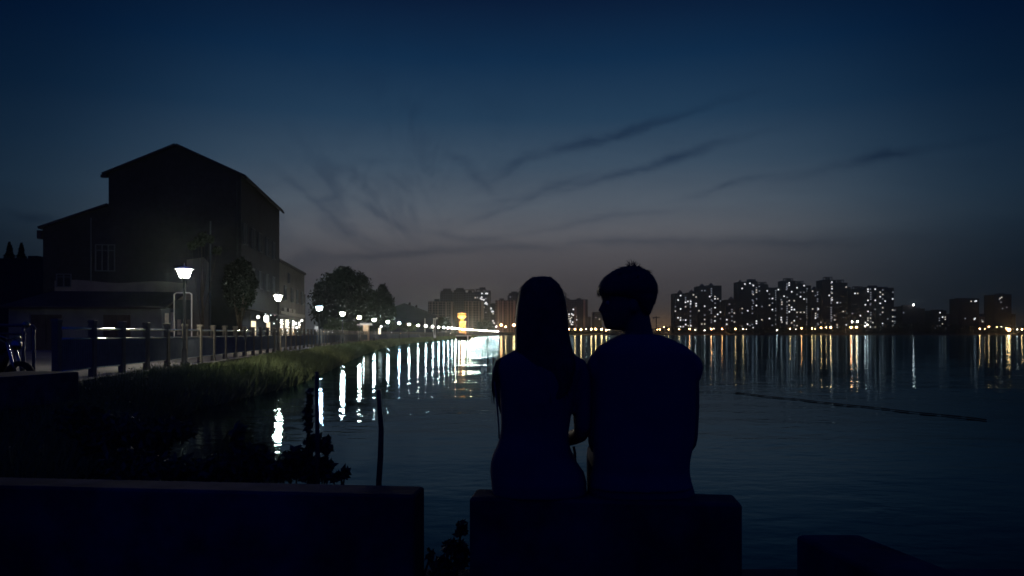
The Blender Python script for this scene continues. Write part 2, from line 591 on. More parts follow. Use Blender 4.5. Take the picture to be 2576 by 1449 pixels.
def railing_tube(z, r, name, m):
    mbr = MB()
    pts = [(FX(d), d, z) for d in FD]
    mbr.tube(pts, r, 10)
    return mbr.build(name, m, fence, smooth=True)


railing_tube(1.22, .036, 'top_rail', steel)
railing_tube(.97, .026, 'middle_rail', steel)
railing_tube(.22, .026, 'bottom_rail', steel)
mb = MB()
d = 17.1
while d < 190:
    mb.tube([(FX(d), d, .22), (FX(d), d, .97)], .026, 5)
    d += .10 if d < 80 else .13
mb.build('baluster_screen', barm, fence)

# gate-like rail panel and the motorcycle at the left edge
gm = mat('painted_iron', (.08, .10, .11), .5, .1, var=.2, scale=6)
g = thing('guard_rail', 'short dark guard rail of two bars with uprights beside the motorcycle', 'guard rail', (-9.9, 14.2, 0))
mb = MB().tube([(-12.4, 14.6, 1.30), (-9.27, 14.3, 1.25), (-9.22, 14.3, 1.18)], .03, 8)
mb.build('top_rail', gm, g, True)
MB().tube([(-12.4, 14.6, 1.12), (-9.41, 14.3, 1.09)], .022, 8).build('lower_rail', gm, g, True)
for x in (-9.25, -9.45, -12.3): MB().tube([(x, 14.3, 0), (x, 14.3, 1.2)], .03, 8).build('post', gm, g, True)
mb = MB()
for i in range(18): mb.tube([(-12.2 + i * .155, 14.45, .12), (-12.2 + i * .155, 14.45, 1.1)], .012, 5)
mb.build('bar_screen', gm, g)

moto = thing('motorcycle', 'dark parked motorcycle at the left edge beside the guard rail', 'motorcycle', (-9.15, 12.95, 0), R(-14))
black = mat('black_rubber', (.02, .02, .02), .8)
paint = mat('motor_paint', (.02, .02, .025), .3, spec=.25, var=.05)
chrome = mat('chrome', (.32, .32, .32), .25, 1.0, var=.05)


def wheel(cx):
    w = MB()
    n = 28
    prof = [(.235, -.05), (.30, -.05), (.315, 0), (.30, .05), (.235, .05)]
    rr = []
    for r, y in prof + prof[:1]:
        rr.append([(cx + r * math.cos(2 * math.pi * k / n), y, .315 + r * math.sin(2 * math.pi * k / n)) for k in range(n)])
    v = [p for q in rr for p in q]; f = []
    for i in range(len(rr) - 1):
        for k in range(n): f.append((i * n + k, i * n + (k + 1) % n, (i + 1) * n + (k + 1) % n, (i + 1) * n + k))
    w.add(v, f)
    o = MB(); o.v, o.f, o.mi = w.v, w.f, w.mi
    return o


def local(mbx, name, m, parent, smooth=False):
    M = mw(parent)
    mbx.v = [tuple(M @ Vector(p)) for p in mbx.v]
    return mbx.build(name, m, parent, smooth)


for cx in (-.62, .66):
    wl = local(wheel(cx), 'wheel', black, moto, True)
    h = MB()
    for k in range(6):
        a = math.pi * k / 6
        h.tube([(cx - .24 * math.cos(a), 0, .315 - .24 * math.sin(a)), (cx + .24 * math.cos(a), 0, .315 + .24 * math.sin(a))], .008, 5)
    h.tube([(cx, -.06, .315), (cx, .06, .315)], .04, 10)
    local(h, 'rim', chrome, wl)
mb = MB().tube([(-.62, 0, .33), (-.15, 0, .42), (.2, 0, .50), (.42, 0, .78)], [.05, .11, .12, .05], 8)
local(mb, 'frame', paint, moto, True)
mb = MB().tube([(.38, 0, .84), (.2, 0, .86), (-.05, 0, .80)], [.08, .15, .10], 10)
local(mb, 'fuel_tank', paint, moto, True)
mb = MB().tube([(-.02, 0, .80), (-.35, 0, .80), (-.75, 0, .86)], [.10, .13, .07], 10, flat=.6)
local(mb, 'seat', black, moto, True)
mb = MB().tube([(.66, .07, .32), (.45, .07, .95)], .025, 8).tube([(.66, -.07, .32), (.45, -.07, .95)], .025, 8)
local(mb, 'fork', chrome, moto, True)
mb = MB().tube([(.30, .36, 1.0), (.42, .2, 1.06), (.45, 0, 1.0), (.42, -.2, 1.06), (.30, -.36, 1.0)], .016, 8)
local(mb, 'handlebar', chrome, moto, True)
for s in (-1, 1):
    mb = MB().tube([(.40, .26 * s, 1.05), (.40, .34 * s, 1.22)], .007, 6).ball((.40, .36 * s, 1.26), .07, 10, 0, (.25, 1.2, .8))
    local(mb, 'mirror', chrome, moto, True)
local(MB().ball((.58, 0, .90), .10, 12, 0, (.8, 1, 1)), 'headlight', chrome, moto, True)
local(MB().tube([(.1, .16, .28), (-.3, .18, .28), (-.8, .18, .36)], [.03, .04, .05], 8), 'exhaust', chrome, moto, True)
local(MB().box(-.16, .22, -.13, .13, .27, .52, bev=.03), 'engine', gm, moto)

# lamps ----------------------------------------------------------
ironm = mat('lamp_iron', (.04, .045, .05), .5, .4, var=.2, scale=7)
capm = mat('lamp_cap_paint', (.75, .75, .72), .5, var=.08)
glow = mat('lamp_glass', (.9, .9, .85), .4, emit=(1.0, .93, .76), estr=450.0)


def make_lamp():
    o = thing('street_lamp', '', 'street lamp', (0, 0, 0), 0, 'lit lantern lamps along the promenade')
    MB().lathe([(.14, -.1), (.14, .12), (.10, .16), (.085, .55), (.055, .62), (.048, 2.7), (.04, 2.92), (.06, 2.94), (.06, 2.98), (.035, 3.0), (.035, 3.03)], 0, 0, 12).build('pole', ironm, o, True)
    MB().lathe([(.05, 3.0), (.14, 3.02), (.15, 3.05)], 0, 0, 12).build('lantern_base', ironm, o)
    MB().lathe([(.135, 3.05), (.235, 3.325)], 0, 0, 6, phase=.5).build('lantern_glass', glow, o)
    c = MB().lathe([(.315, 3.33), (.32, 3.345), (.30, 3.365), (.16, 3.41), (.05, 3.44)], 0, 0, 24).build('lantern_cap', capm, o, True)
    MB().lathe([(.02, 3.43), (.03, 3.46), (.012, 3.50), (.004, 3.56)], 0, 0, 8).build('finial', capm, c, True)
    return o


LD = [25.5 + 17.8 * i for i in range(42)]
cool = mat('lamp_glass_cool', (.9, .9, .9), .4, emit=(.86, .93, 1.0), estr=450.0)
warmg = mat('lamp_glass_warm', (.9, .9, .85), .4, emit=(1.0, .86, .62), estr=400.0)
lamp0 = make_lamp()
where = {0: ', standing before the gabled building', 1: ', before the lit shop doors', 2: ', before the dark domed tree'}
for i, d in enumerate(LD):
    if d > 762: break
    o = lamp0 if i == 0 else dup(lamp0)
    o.location = (LX(d), d, -.02)
    o.rotation_euler.z = .3 * i
    if i in (2, 7, 13, 1, 4, 9):
        for ch in o.children:
            if ch.name.startswith('lantern_glass'):
                ch.material_slots[0].link = 'OBJECT'
                ch.material_slots[0].material = cool if i in (2, 7, 13) else warmg
    if i == 0: lb = 'largest and nearest lit lantern lamp, before the gabled building'
    else: lb = 'lit lantern lamp, ' + ORD[i] + ' along the promenade counting from the nearest' + where.get(i, '')
    o['label'] = lb

# gabled warehouse -------------------------------------------------
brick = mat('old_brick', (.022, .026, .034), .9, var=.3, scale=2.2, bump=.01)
plaster_lamplit = mat('pale_plaster_lamplit', (.17, .165, .145), .85, var=.18, scale=1.2)  # plaster of the shop fascia, also the tone of lamplight painted on the gable
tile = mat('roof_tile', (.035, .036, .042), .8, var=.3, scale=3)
whitef = mat('white_frame', (.09, .105, .115), .7, var=.1)
darkglass = mat('dark_glass', (.012, .016, .02), .35, var=.1, spec=.25)
woodd = mat('dark_door', (.05, .045, .045), .7, var=.2)
TH = math.asin(.131)
bld = thing('gabled_building', 'tall dark gabled brick building with a lean-to and a low annex on the promenade', 'building', (-20.4, 55.7, 0), TH)


def lb_build(m, name, mt, parent=None, smooth=False): return local(m, name, mt, parent or bld, smooth)


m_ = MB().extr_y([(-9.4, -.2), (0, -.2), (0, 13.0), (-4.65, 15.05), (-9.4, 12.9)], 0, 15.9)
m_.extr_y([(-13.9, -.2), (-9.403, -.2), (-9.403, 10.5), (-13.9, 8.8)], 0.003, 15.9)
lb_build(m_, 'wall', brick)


def slab(x0, z0, x1, z1, y0, y1, th=.16):
    L = math.hypot(x1 - x0, z1 - z0); nx, nz = -(z1 - z0) / L * th, (x1 - x0) / L * th
    if nz < 0: nx, nz = -nx, -nz
    return MB().extr_y([(x0, z0), (x1, z1), (x1 + nx, z1 + nz), (x0 + nx, z0 + nz)] if x1 > x0 else [(x1, z1), (x0, z0), (x0 + nx, z0 + nz), (x1 + nx, z1 + nz)], y0, y1)


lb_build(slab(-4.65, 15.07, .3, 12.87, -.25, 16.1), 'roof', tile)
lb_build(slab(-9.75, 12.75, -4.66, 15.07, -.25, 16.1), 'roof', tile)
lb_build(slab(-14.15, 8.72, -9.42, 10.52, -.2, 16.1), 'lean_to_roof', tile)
lb_build(MB().box(-9.85, -9.45, -.3, .0, 12.55, 12.75), 'eave_bracket', woodd)
lb_build(MB().box(-14.25, -13.92, -.15, .3, 8.0, 8.6), 'eave_bracket', woodd)
lb_build(MB().tube([(.36, -.2, 12.82), (.36, 16.1, 12.82)], .09, 8), 'gutter', tile)
# wavy-topped pale band: lamplight on the gable foot, painted as colour
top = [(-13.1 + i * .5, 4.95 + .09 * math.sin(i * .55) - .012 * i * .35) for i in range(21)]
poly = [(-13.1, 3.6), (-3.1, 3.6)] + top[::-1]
lb_build(MB().extr_y(poly, -.03, -.002), 'lamplight_band', plaster_lamplit)
lb_build(MB().extr_y([(-3.9, -.1), (-2.35, -.1), (-2.35, 6.4), (-2.7, 6.8), (-3.9, 6.6)], -.05, -.002), 'lamplight_panel', plaster_lamplit)  # pale panel paints in the lamp's light near the gable corner


def window(parent, x0, x1, y, z0, z1, bars=2, glass=darkglass):
    """casement window facing local -y"""
    fr = .07
    m2 = MB()
    m2.box(x0 - fr, x0, y - .09, y, z0 - fr, z1 + fr).box(x1, x1 + fr, y - .09, y, z0 - fr, z1 + fr)
    m2.box(x0, x1, y - .09, y, z1, z1 + fr).box(x0, x1, y - .09, y, z0 - fr, z0)
    for k in range(1, bars):
        xx = x0 + (x1 - x0) * k / bars
        m2.box(xx - .03, xx + .03, y - .08, y - .02, z0, z1)
    m2.box(x0, x1, y - .075, y - .025, z0 + (z1 - z0) * .78, z0 + (z1 - z0) * .78 + .05)
    w = local(m2, 'window', whitef, parent)
    local(MB().box(x0, x1, y - .02, y - .004, z0, z1), 'pane', glass, w)
    return w


def window_s(parent, y0, y1, x, z0, z1, glass=darkglass):
    """window in the side wall facing local +x"""
    fr = .05
    m2 = MB()
    m2.box(x, x + .09, y0 - fr, y0, z0 - fr, z1 + fr).box(x, x + .09, y1, y1 + fr, z0 - fr, z1 + fr)
    m2.box(x, x + .09, y0, y1, z1, z1 + fr).box(x, x + .14, y0 - .05, y1 + .05, z0 - fr, z0)
    yy = (y0 + y1) / 2
    m2.box(x + .02, x + .08, yy - .04, yy + .04, z0, z1)
    w = local(m2, 'window', whitef, parent)
    local(MB().box(x + .004, x + .02, y0, y1, z0, z1), 'pane', glass, w)
    return w


window(bld, -10.25, -9.0, 0, 5.75, 7.6, 3)
window(bld, -12.9, -12.0, -.03, 4.55, 5.4, 2)
lb_build(MB().tube([(-10.6, -.06, 4.9), (-10.6, -.06, 9.6)], .05, 8), 'drainpipe', whitef)
lb_build(MB().tube([(-2.2, -.1, 0), (-2.2, -.1, 9.5)], .06, 8), 'drainpipe', whitef)
lb_build(MB().tube([(-.25, -.1, 0), (-.25, -.1, 12.6)], .06, 8), 'drainpipe', ironm)
for ya in (.6, 3.5, 6.1, 9.1, 12.2):
    window_s(bld, ya, ya + 1.1, 0, 8.0, 9.5)
    window_s(bld, ya, ya + 1.1, 0, 4.9, 6.3)
# annex: low wing before the gable
lb_build(MB().box(-13.6, -4.0, -5.2, -.06, -.1, 2.85), 'annex_wall', mat('annex_plaster', (.12, .14, .15), .9, var=.25, scale=1.1))
m3 = MB()
v = [(-14, -5.75, 2.75), (-3.55, -5.75, 2.75), (-4.0, -.05, 4.08), (-13.2, -.05, 4.08), (-14, -5.75, 2.9), (-3.55, -5.75, 2.9), (-4.0, -.05, 4.2), (-13.2, -.05, 4.2)]
m3.add(v, [(3, 2, 1, 0), (4, 5, 6, 7), (0, 1, 5, 4), (1, 2, 6, 5), (2, 3, 7, 6), (3, 0, 4, 7)])
lb_build(m3, 'annex_roof', tile)
for x0, x1 in ((-12.2, -10.3), (-7.7, -6.0)):
    dr = lb_build(MB().box(x0, x1, -5.27, -5.203, 0, 2.35), 'door', woodd)
    local(MB().box((x0 + x1) / 2 - .02, (x0 + x1) / 2 + .02, -5.30, -5.272, 0, 2.3), 'door_seam', ironm, dr)
postr = mat('poster_paper', (.55, .50, .42), .8, var=.35, scale=5)
for y0, z0, z1 in ((-4.6, .9, 2.5), (-3.4, 1.2, 2.6), (-1.9, 1.0, 2.5)):
    lb_build(MB().box(-4.0, -3.97, y0, y0 + .7, z0, z1), 'poster', postr)

# shop front on the side wall: lit doors, awning, little lights
cream = mat('lit_cream_door', (.8, .7, .5), .6, emit=(1.0, .83, .55), estr=.95)
creamd = mat('door_arch_dim', (.25, .2, .12), .7, emit=(1.0, .78, .45), estr=.12)  # dimmer arch pattern on the lit doors
whitel = mat('lit_white_lamp', (.9, .9, .9), .5, emit=(1, .97, .9), estr=3.5)
smalll = mat('small_light', (.9, .9, .9), .5, emit=(.85, .95, 1), estr=2.2)
pinkl = mat('small_pink_light', (.9, .6, .7), .5, emit=(1, .55, .65), estr=1.2)
lb_build(MB().extr_y([(.02, 2.95), (1.9, 2.55), (1.9, 2.62), (.02, 3.05)], 1.6, 15.6), 'awning', woodd)
for y0, y1 in ((3.0, 4.9), (9.2, 10.9)):
    dr = lb_build(MB().box(.003, .06, y0, y1, 0.0, 2.1), 'lit_door', cream)
    m4 = MB()
    for k in range(2):
        a = y0 + (y1 - y0) * (k * .5 + .07); b_ = y0 + (y1 - y0) * (k * .5 + .43); c = (a + b_) / 2
        m4.add([(.066, a, .35), (.066, b_, .35), (.066, b_, 1.1), (.066, c + (b_ - c) * .6, 1.4), (.066, c, 1.55), (.066, a + (c - a) * .4, 1.4), (.066, a, 1.1),
                (.062, a, .35)], [(0, 1, 2, 3, 4, 5, 6)])
    local(m4, 'arch_panel', creamd, dr)
    local(MB().box(.02, .09, y0 - .12, y0, 0, 2.7).box(.02, .09, y1, y1 + .12, 0, 2.7).box(.02, .09, y0, y1, 2.1, 2.22), 'door_frame', woodd, dr)
lb_build(MB().lathe([(.10, 2.05), (.19, 2.12), (.2, 2.5), (.12, 2.62)], .75, 5.6, 10), 'lantern', whitel)
lb_build(MB().ball((.5, 3.6, 2.42), .13), 'wall_lamp', whitel)
for yy, zz, k in ((5.9, 2.88, 0), (7.4, 2.80, 0), (7.5, 2.40, 0), (9.7, 2.72, 0), (11.6, 2.78, 1), (11.2, 2.0, 0), (12.9, 2.40, 0)):
    lb_build(MB().ball((.35, yy, zz), .055), 'light_bulb', pinkl if k else smalll)

# flat-roofed neighbour
b2 = thing('flat_roofed_building', 'two-storey flat-roofed building with a lit shop floor, beyond the gabled building', 'building', (-20.4, 55.7, 0), TH)
local(MB().box(-9, -.15, 15.95, 33.4, -.2, 8.1), 'wall', plaster_lamplit if False else mat('grey_render', (.075, .072, .066), .9, var=.22, scale=1.1), b2)
local(MB().box(-9.1, .05, 15.96, 33.5, 8.1, 8.35).box(-8.5, -.6, 33.0, 37.5, 5.8, 6.0), 'roof', tile, b2)
local(MB().box(-8.5, -.6, 33.41, 37.4, -.1, 5.8), 'side_wing', brick, b2)
for ya in (19.2, 23.4, 27.0, 30.6): window_s(b2, ya, ya + 1.2, -.15, 4.5, 5.95)
for ya in (21.6,): window_s(b2, ya, ya + .8, -.15, 6.4, 7.4)
shopg = mat('shop_glass', (.05, .09, .08), .2, var=.2)
for y0, y1 in ((16.6, 18.9), (20.2, 22.2), (23.6, 25.9), (28, 30)):
    w = local(MB().box(-.146, -.08, y0, y1, .5, 2.5), 'shop_window', shopg, b2)
    local(MB().box(-.146, -.03, y0 - .1, y0, .4, 2.6).box(-.146, -.03, y1, y1 + .1, .4, 2.6).box(-.146, -.03, y0, y1, 2.5, 2.6), 'frame', whitef, w)
local(MB().box(-.14, .1, 16.3, 32, 2.95, 3.3).box(-.14, .08, 18.2, 19.6, 3.35, 3.7).box(-.14, .08, 21, 22.9, 3.35, 3.7).box(-.14, .08, 23.6, 25.2, 3.35, 3.7), 'fascia', plaster_lamplit, b2)
lp = mat('lit_poster', (.8, .75, .6), .7, emit=(1, .92, .72), estr=.9)
local(MB().box(-.07, .02, 19.5, 19.9, 1.35, 2.5), 'lit_poster', lp, b2)
local(MB().box(-.07, .0, 20.0, 20.5, 1.3, 1.5), 'lit_sign', whitel, b2)
local(MB().ball((.1, 25.2, 2.2), .13).ball((.1, 25.9, 1.75), .12), 'wall_lamp', whitel, b2)
local(MB().ball((.2, 29.0, 2.6), .12), 'wall_lamp', whitel, b2)

# info board on two posts near the gable corner
q = P(460, 839, 45)
sg = thing('notice_board', 'dark notice board in a pale frame on two posts behind the nearest lamp', 'sign', (q.x, 45, 0))
x0, x1 = q.x - .5, q.x + .5
MB().box(x0, x1, 44.97, 45.03, 1.95, 3.15, bev=.02).build('panel', mat('notice_panel', (.045, .06, .06), .5), sg)
for x in (x0 - .03, x1 + .03): MB().tube([(x, 45, -.05), (x, 45, 3.5)], .035, 8).build('post', capm, sg)
MB().tube([(x0 - .03, 45, 3.48), (x0 + .1, 45, 3.58), (x1 - .1, 45, 3.58), (x1 + .03, 45, 3.48)], .03, 8).build('top_bar', capm, sg)
# kiosk, lit sign post, board by the third lamp
q = P(921, 839, 108)
ks = thing('kiosk', 'small cream kiosk under a scalloped white awning on the promenade', 'kiosk', (q.x, 108, 0))
MB().box(q.x - .35, q.x + .42, 107.6, 108.4, -.05, 2.35).build('booth', mat('cream_booth', (.75, .62, .45), .7, emit=None), ks)
aw = MB()
for k in range(7): aw.ball((q.x - .75 + k * .25, 107.8, 2.48), .2, 8, 0, (1, 2.2, .8))
aw.box(q.x - 1.2, q.x + .9, 107.3, 108.5, 2.32, 2.42).build('awning', mat('white_awning', (.8, .8, .75), .7), ks)
floodlight_k = (q.x, 106.2, 2.1)
q = P(956, 839, 118)
st = thing('lit_sign_post', 'slim sign post with a round white lamp and a pale board, right of the kiosk', 'sign', (q.x, 118, 0))
MB().tube([(q.x, 118, -.05), (q.x, 118, 2.2)], .04, 8).build('pole', ironm, st)
MB().ball((q.x + .18, 118, 2.2), .17, 12).build('globe_lamp', whitel, st)
MB().box(q.x - .25, q.x + .1, 117.96, 118.04, 1.0, 1.95).build('board', lp, st)
q = P(796, 839, 66)
st = thing('notice_board', 'small pale board on a pole left of the third lamp', 'sign', (q.x, 66, 0))
MB().tube([(q.x, 66, -.05), (q.x, 66, 1.8)], .04, 8).build('pole', ironm, st)
MB().box(q.x - .15, q.x + .15, 65.95, 66.0, 1.3, 1.75).build('board', capm, st)
# tall mast and flag-like pole further along
q = P(1093, 839, 212)
ms = thing('camera_mast', 'grey twin mast with a bracket rising among the promenade lamps', 'mast', (q.x + .2, 212, 0))
for k in (-.22, .22): MB().tube([(q.x + k, 212, -.05), (q.x + k, 212, 5.3)], .07, 8).build('pole', capm, ms)
MB().box(q.x - .4, q.x + .75, 211.9, 212.1, 5.2, 5.4).ball((q.x + .7, 212, 5.5), .25, 8).build('bracket', capm, ms)
q = P(1069, 839, 215)
st = thing('flag_pole', 'thin pale pole in front of the dark shed roof', 'pole', (q.x, 215, 0))
MB().tube([(q.x, 215, -.05), (q.x, 215, 5.3)], .09, 8).ball((q.x, 215, 5.35), .14, 8).build('pole', capm, st, True)
q = P(1094, 845, 200)
st = thing('bank_sign', 'small white warning sign at the water edge below the mast', 'sign', (q.x, 200, -.9))
MB().box(q.x - .3, q.x + .3, 199.9, 200, -.05, .75).build('panel', capm, st)
MB().tube([(q.x, 200, -1), (q.x, 200, 0)], .05, 6).build('pole', ironm, st)

# orange-lit tower and the little pier before it
dT = 372
q = P(1163.5, 839, dT)
tw = thing('water_tower', 'orange-lit tower with a wide cap on a fluted base, behind the lamp chain', 'tower', (q.x, dT, 0))
S = dT / F
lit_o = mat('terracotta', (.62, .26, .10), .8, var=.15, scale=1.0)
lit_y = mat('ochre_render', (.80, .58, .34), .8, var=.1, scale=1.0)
zt = lambda y: CZ - (y - HY) * S
cxp = q.x - 1.5 * S
bx_ = q.x + .2 * S
MB().lathe([(7.4 * S, -.1), (7.4 * S, zt(811))], bx_, dT, 14).build('base', lit_o, tw)
for k in range(10):
    a = 2 * math.pi * k / 10 + .2
    MB().tube([(bx_ + 7.6 * S * math.cos(a), dT + 7.6 * S * math.sin(a), 0), (bx_ + 7.6 * S * math.cos(a), dT + 7.6 * S * math.sin(a), zt(811))], .95 * S, 6).build('rib', lit_y, tw)
MB().lathe([(9.2 * S, zt(811)), (9.2 * S, zt(808.6))], bx_, dT, 14).build('ledge', lit_y, tw)
MB().lathe([(4.4 * S, zt(808.6)), (4.4 * S, zt(803))], cxp, dT, 12).build('neck', lit_o, tw)
MB().lathe([(4.5 * S, zt(803)), (10.9 * S, zt(798)), (11.3 * S, zt(796)), (10.9 * S, zt(793.6))], cxp, dT, 16).build('bowl', lit_y, tw)
MB().lathe([(10.2 * S, zt(793.6)), (10.2 * S, zt(790.6))], cxp, dT, 16).build('drum', lit_o, tw)
MB().lathe([(11 * S, zt(790.6)), (11 * S, zt(788))], cxp, dT, 16).build('rim', lit_y, tw)
MB().lathe([(10 * S, zt(788)), (1.5 * S, zt(786.4)), (1.0 * S, zt(784.5))], cxp, dT, 16).build('cap', lit_o, tw)


def floodlight(parent, loc, watts, col, r=.15, spot=None):
    l = bpy.data.lights.new('floodlight', 'POINT')
    l.energy = watts; l.color = col; l.shadow_soft_size = r
    o = bpy.data.objects.new('floodlight', l)
    COL.objects.link(o)
    o.location = mw(parent).inverted() @ Vector(loc); o.parent = parent
    return o


for k in (-5, 0, 5): floodlight(tw, (q.x + k, dT - 5.5, .8), 1500, (1, .50, .16))
for k in (-3.6, .6, 4.4): floodlight(tw, (q.x + k * .9, dT - 4.6, zt(806)), 2200, (1, .58, .22))

q = P(1167, 839, 236)
pr = thing('pier', 'small pale-decked pier on piles below the orange tower', 'pier', (q.x, 236, WZ))
MB().box(q.x - 2.4, q.x + 2.2, 234, 239, .28, .46).build('deck', capm, pr)
for k in (-1.6, -.2, 1.3): MB().tube([(q.x + k, 235, -1.4), (q.x + k, 235, .28)], .17, 8).build('pile', capm if k > 1 else concrete, pr)
MB().box(q.x - 2.4, q.x + 2.0, 236, 239, -1.2, .28).build('plinth', soil, pr)

floodlight(ks, floodlight_k, 60, (1, .86, .66), .08)
# shed roof beyond the big tree
q = P(1020, 839, 290)
sh = thing('shed', 'dark long shed with a low pitched roof and two roof vents beyond the domed tree', 'building', (q.x, 290, 0))
zz = lambda y, d: CZ - (y - HY) * d / F
xx = lambda x, d: (x - CX) * d / F
MB().extr_y([(xx(960, 290), -.1), (xx(1098, 290), -.1), (xx(1098, 290), zz(795, 290)), (xx(1017, 290), zz(765, 290)), (xx(960, 290), zz(783, 290))], 290, 310).build('wall', brick, sh)
MB().extr_y([(xx(1017, 290), zz(765, 290) + .02), (xx(1102, 290), zz(797, 290) + .02), (xx(1102, 290), zz(795.5, 290) + .02), (xx(1017, 290), zz(763.2, 290) + .02), (xx(955, 290), zz(783.5, 290)), (xx(955, 290), zz(785, 290))], 289.5, 310.5).build('roof', tile, sh)
for x, y in ((1026, 760.5), (1043, 767)):
    m5 = MB()
    zc = zz(y, 290)
    m5.add([(xx(x - 3, 290), 293, zc - 1.0), (xx(x + 4, 290), 293, zc - 1.2), (xx(x + 3.6, 290), 293, zc + .1), (xx(x + 1, 290), 293, zc + .15),
            (xx(x - 3, 290), 294, zc - 1.0), (xx(x + 4, 290), 294, zc - 1.2), (xx(x + 3.6, 290), 294, zc + .1), (xx(x + 1, 290), 294, zc + .15)],
           [(0, 1, 2, 3), (7, 6, 5, 4), (0, 4, 5, 1), (1, 5, 6, 2), (2, 6, 7, 3), (3, 7, 4, 0)])
    m5.build('roof_vent', tile, sh)
# low dark block at the left edge
q = P(45, 839, 78)
lb = thing('low_building', 'low dark flat-roofed block at the left edge beyond the gabled building', 'building', (q.x, 78, 0))
MB().box(q.x - 14, q.x + 4, 78, 86, -.1, zz(652, 78)).build('wall', brick, lb)
MB().box(xx(67, 78), xx(91, 78), 78.2, 82, zz(651, 78), zz(643, 78)).build('stair_head', brick, lb)
MB().box(q.x - 14.1, q.x + 4.1, 77.9, 86, zz(652, 78), zz(650, 78)).build('roof', tile, lb)

# ------------------------------------------------------------ trees, plants, grass
bark = mat('bark', (.06, .05, .04), .95, var=.3, scale=6, bump=.01)
leafm = mat('foliage', (.026, .038, .022), .8, var=.45, scale=.5)
leafp = mat('foliage_pale', (.055, .08, .035), .8, var=.35, scale=1.2)


def crown_points(rg, n, blobs, shell=.55):
    """points clumped in ellipsoids: (centre, radii, weight)"""
    w = np.array([b[2] for b in blobs], float); w /= w.sum()
    out = []
    for (c, r, _), k in zip(blobs, (w * n).astype(int)):
        dirs = rg.normal(size=(k, 3)); dirs /= np.linalg.norm(dirs, axis=1)[:, None]
        rad = shell + (1 - shell) * rg.random(k) ** .6
        rad *= rg.uniform(.75, 1.06, k)
        out.append(np.array(c) + dirs * rad[:, None] * np.array(r))
    return np.concatenate(out)


def tree(name, label, base, h, blobs, n, leaf, seed, group=None, trunk=.3, lm=leafm):
    rg = np.random.default_rng(seed)
    o = thing(name, label, 'tree', base, 0, group)
    bx, by, bz = base
    top = Vector((bx, by, bz + h * .8))
    t_ = MB().tube([(bx, by, bz - .3), (bx + .1, by, bz + h * .3), tuple(top)], [trunk, trunk * .75, trunk * .2], 10)
    for c, r, w in blobs:
        s0 = Vector((bx, by, bz + h * rg.uniform(.2, .5)))
        c = Vector(c)
        t_.tube([s0, s0.lerp(c, .5) + Vector((0, 0, -.05 * h)), c], [trunk * .45, trunk * .3, trunk * .08], 6)
    t_.build('trunk', bark, o, True)
    MB().leaves(crown_points(rg, n, blobs, .28), leaf, rg).build('crown', lm, o)
    return o


# big domed tree and its small neighbour
def dome(cxD, cyD, rxD, ryD, d, nb, seed, lump=.32):
    rg = np.random.default_rng(seed)
    c = P(cxD, cyD, d); k = d / F
    blobs = [((c.x, d, c.z), (rxD * k * .93, rxD * k * .9, ryD * k * .93), nb * .8)]
    for i in range(nb):
        a = rg.uniform(0, 2 * math.pi); e = rg.uniform(-.25, 1.0) * math.pi / 2
        q = (c.x + rxD * k * .78 * math.cos(e) * math.cos(a), d + rxD * k * .75 * math.cos(e) * math.sin(a), c.z + ryD * k * .80 * math.sin(e))
        s = rg.uniform(.7, 1.2) * lump
        blobs.append((q, (rxD * k * s, rxD * k * s, ryD * k * s * .75), .55))
    return blobs


q = P(872, 839, 140)
tree('broadleaf_tree', 'large dark domed tree behind the promenade lamps, right of the buildings', (q.x, 140, 0), 14, dome(866, 768, 94, 102, 140, 30, 5, .2) + dome(910, 800, 76, 60, 140, 6, 55, .25), 34000, .34, 11, 'trees behind the lamps', .45)
q = P(968, 839, 150)
tree('broadleaf_tree', 'smaller dark tree overlapping the right edge of the large domed tree', (q.x, 150, 0), 10, dome(962, 778, 36, 60, 150, 10, 6, .34), 10000, .26, 12, 'trees behind the lamps', .3)
q = P(1105, 839, 300)
tree('broadleaf_tree', 'low dark tree right of the shed roof', (q.x, 300, 0), 5, dome(1105, 815, 34, 20, 300, 8, 16, .4), 3600, .34, 13, 'trees behind the lamps', .25)
q = P(1222, 839, 640)
tree('broadleaf_tree', 'round dark tree just right of the orange tower', (q.x - 2, 690, 0), 9, dome(1218, 822, 26, 17, 690, 9, 17, .4), 2600, .7, 14, 'trees behind the lamps', .3)
q = P(603, 839, 50.5)
tree('street_tree', 'dark leafy tree in front of the gabled building, right of the nearest lamp', (q.x, 50.5, 0), 4.5, dome(603, 722, 46, 72, 50.5, 14, 18, .3), 7500, .14, 15, 'small trees by the gabled building', .12, mat('dark_evergreen', (.012, .02, .014), .9, var=.4, scale=.8))
q = P(508, 839, 49)
tree('street_tree', 'slender loose tree lit by the nearest lamp at the gable corner', (q.x, 49, 0), 6.5, dome(512, 640, 42, 56, 49, 9, 19, .3)[1:] , 1500, .12, 16, 'small trees by the gabled building', .07, leafm)
# trees lining the path behind lamps 4 to 8
for i, (x, y, rx, ry, d) in enumerate(((868, 822, 26, 22, 112), (905, 826, 24, 18, 128), (985, 822, 34, 18, 165), (1040, 824, 26, 14, 205))):
    q = P(x, 839, d)
    tree('hedge_tree', ['dense low tree under the fourth lamp', 'dense low tree under the fifth lamp', 'dense low tree under the eighth lamp', 'dense low tree under the tenth lamp'][i],
         (q.x - 1.5, d, 0), 2.5, [((c[0] - 1.5, c[1], c[2]), r, w) for c, r, w in dome(x, y, rx, ry, d, 8, 30 + i, .4)], 3200, .16, 31 + i, 'low trees lining the promenade', .12, leafp)
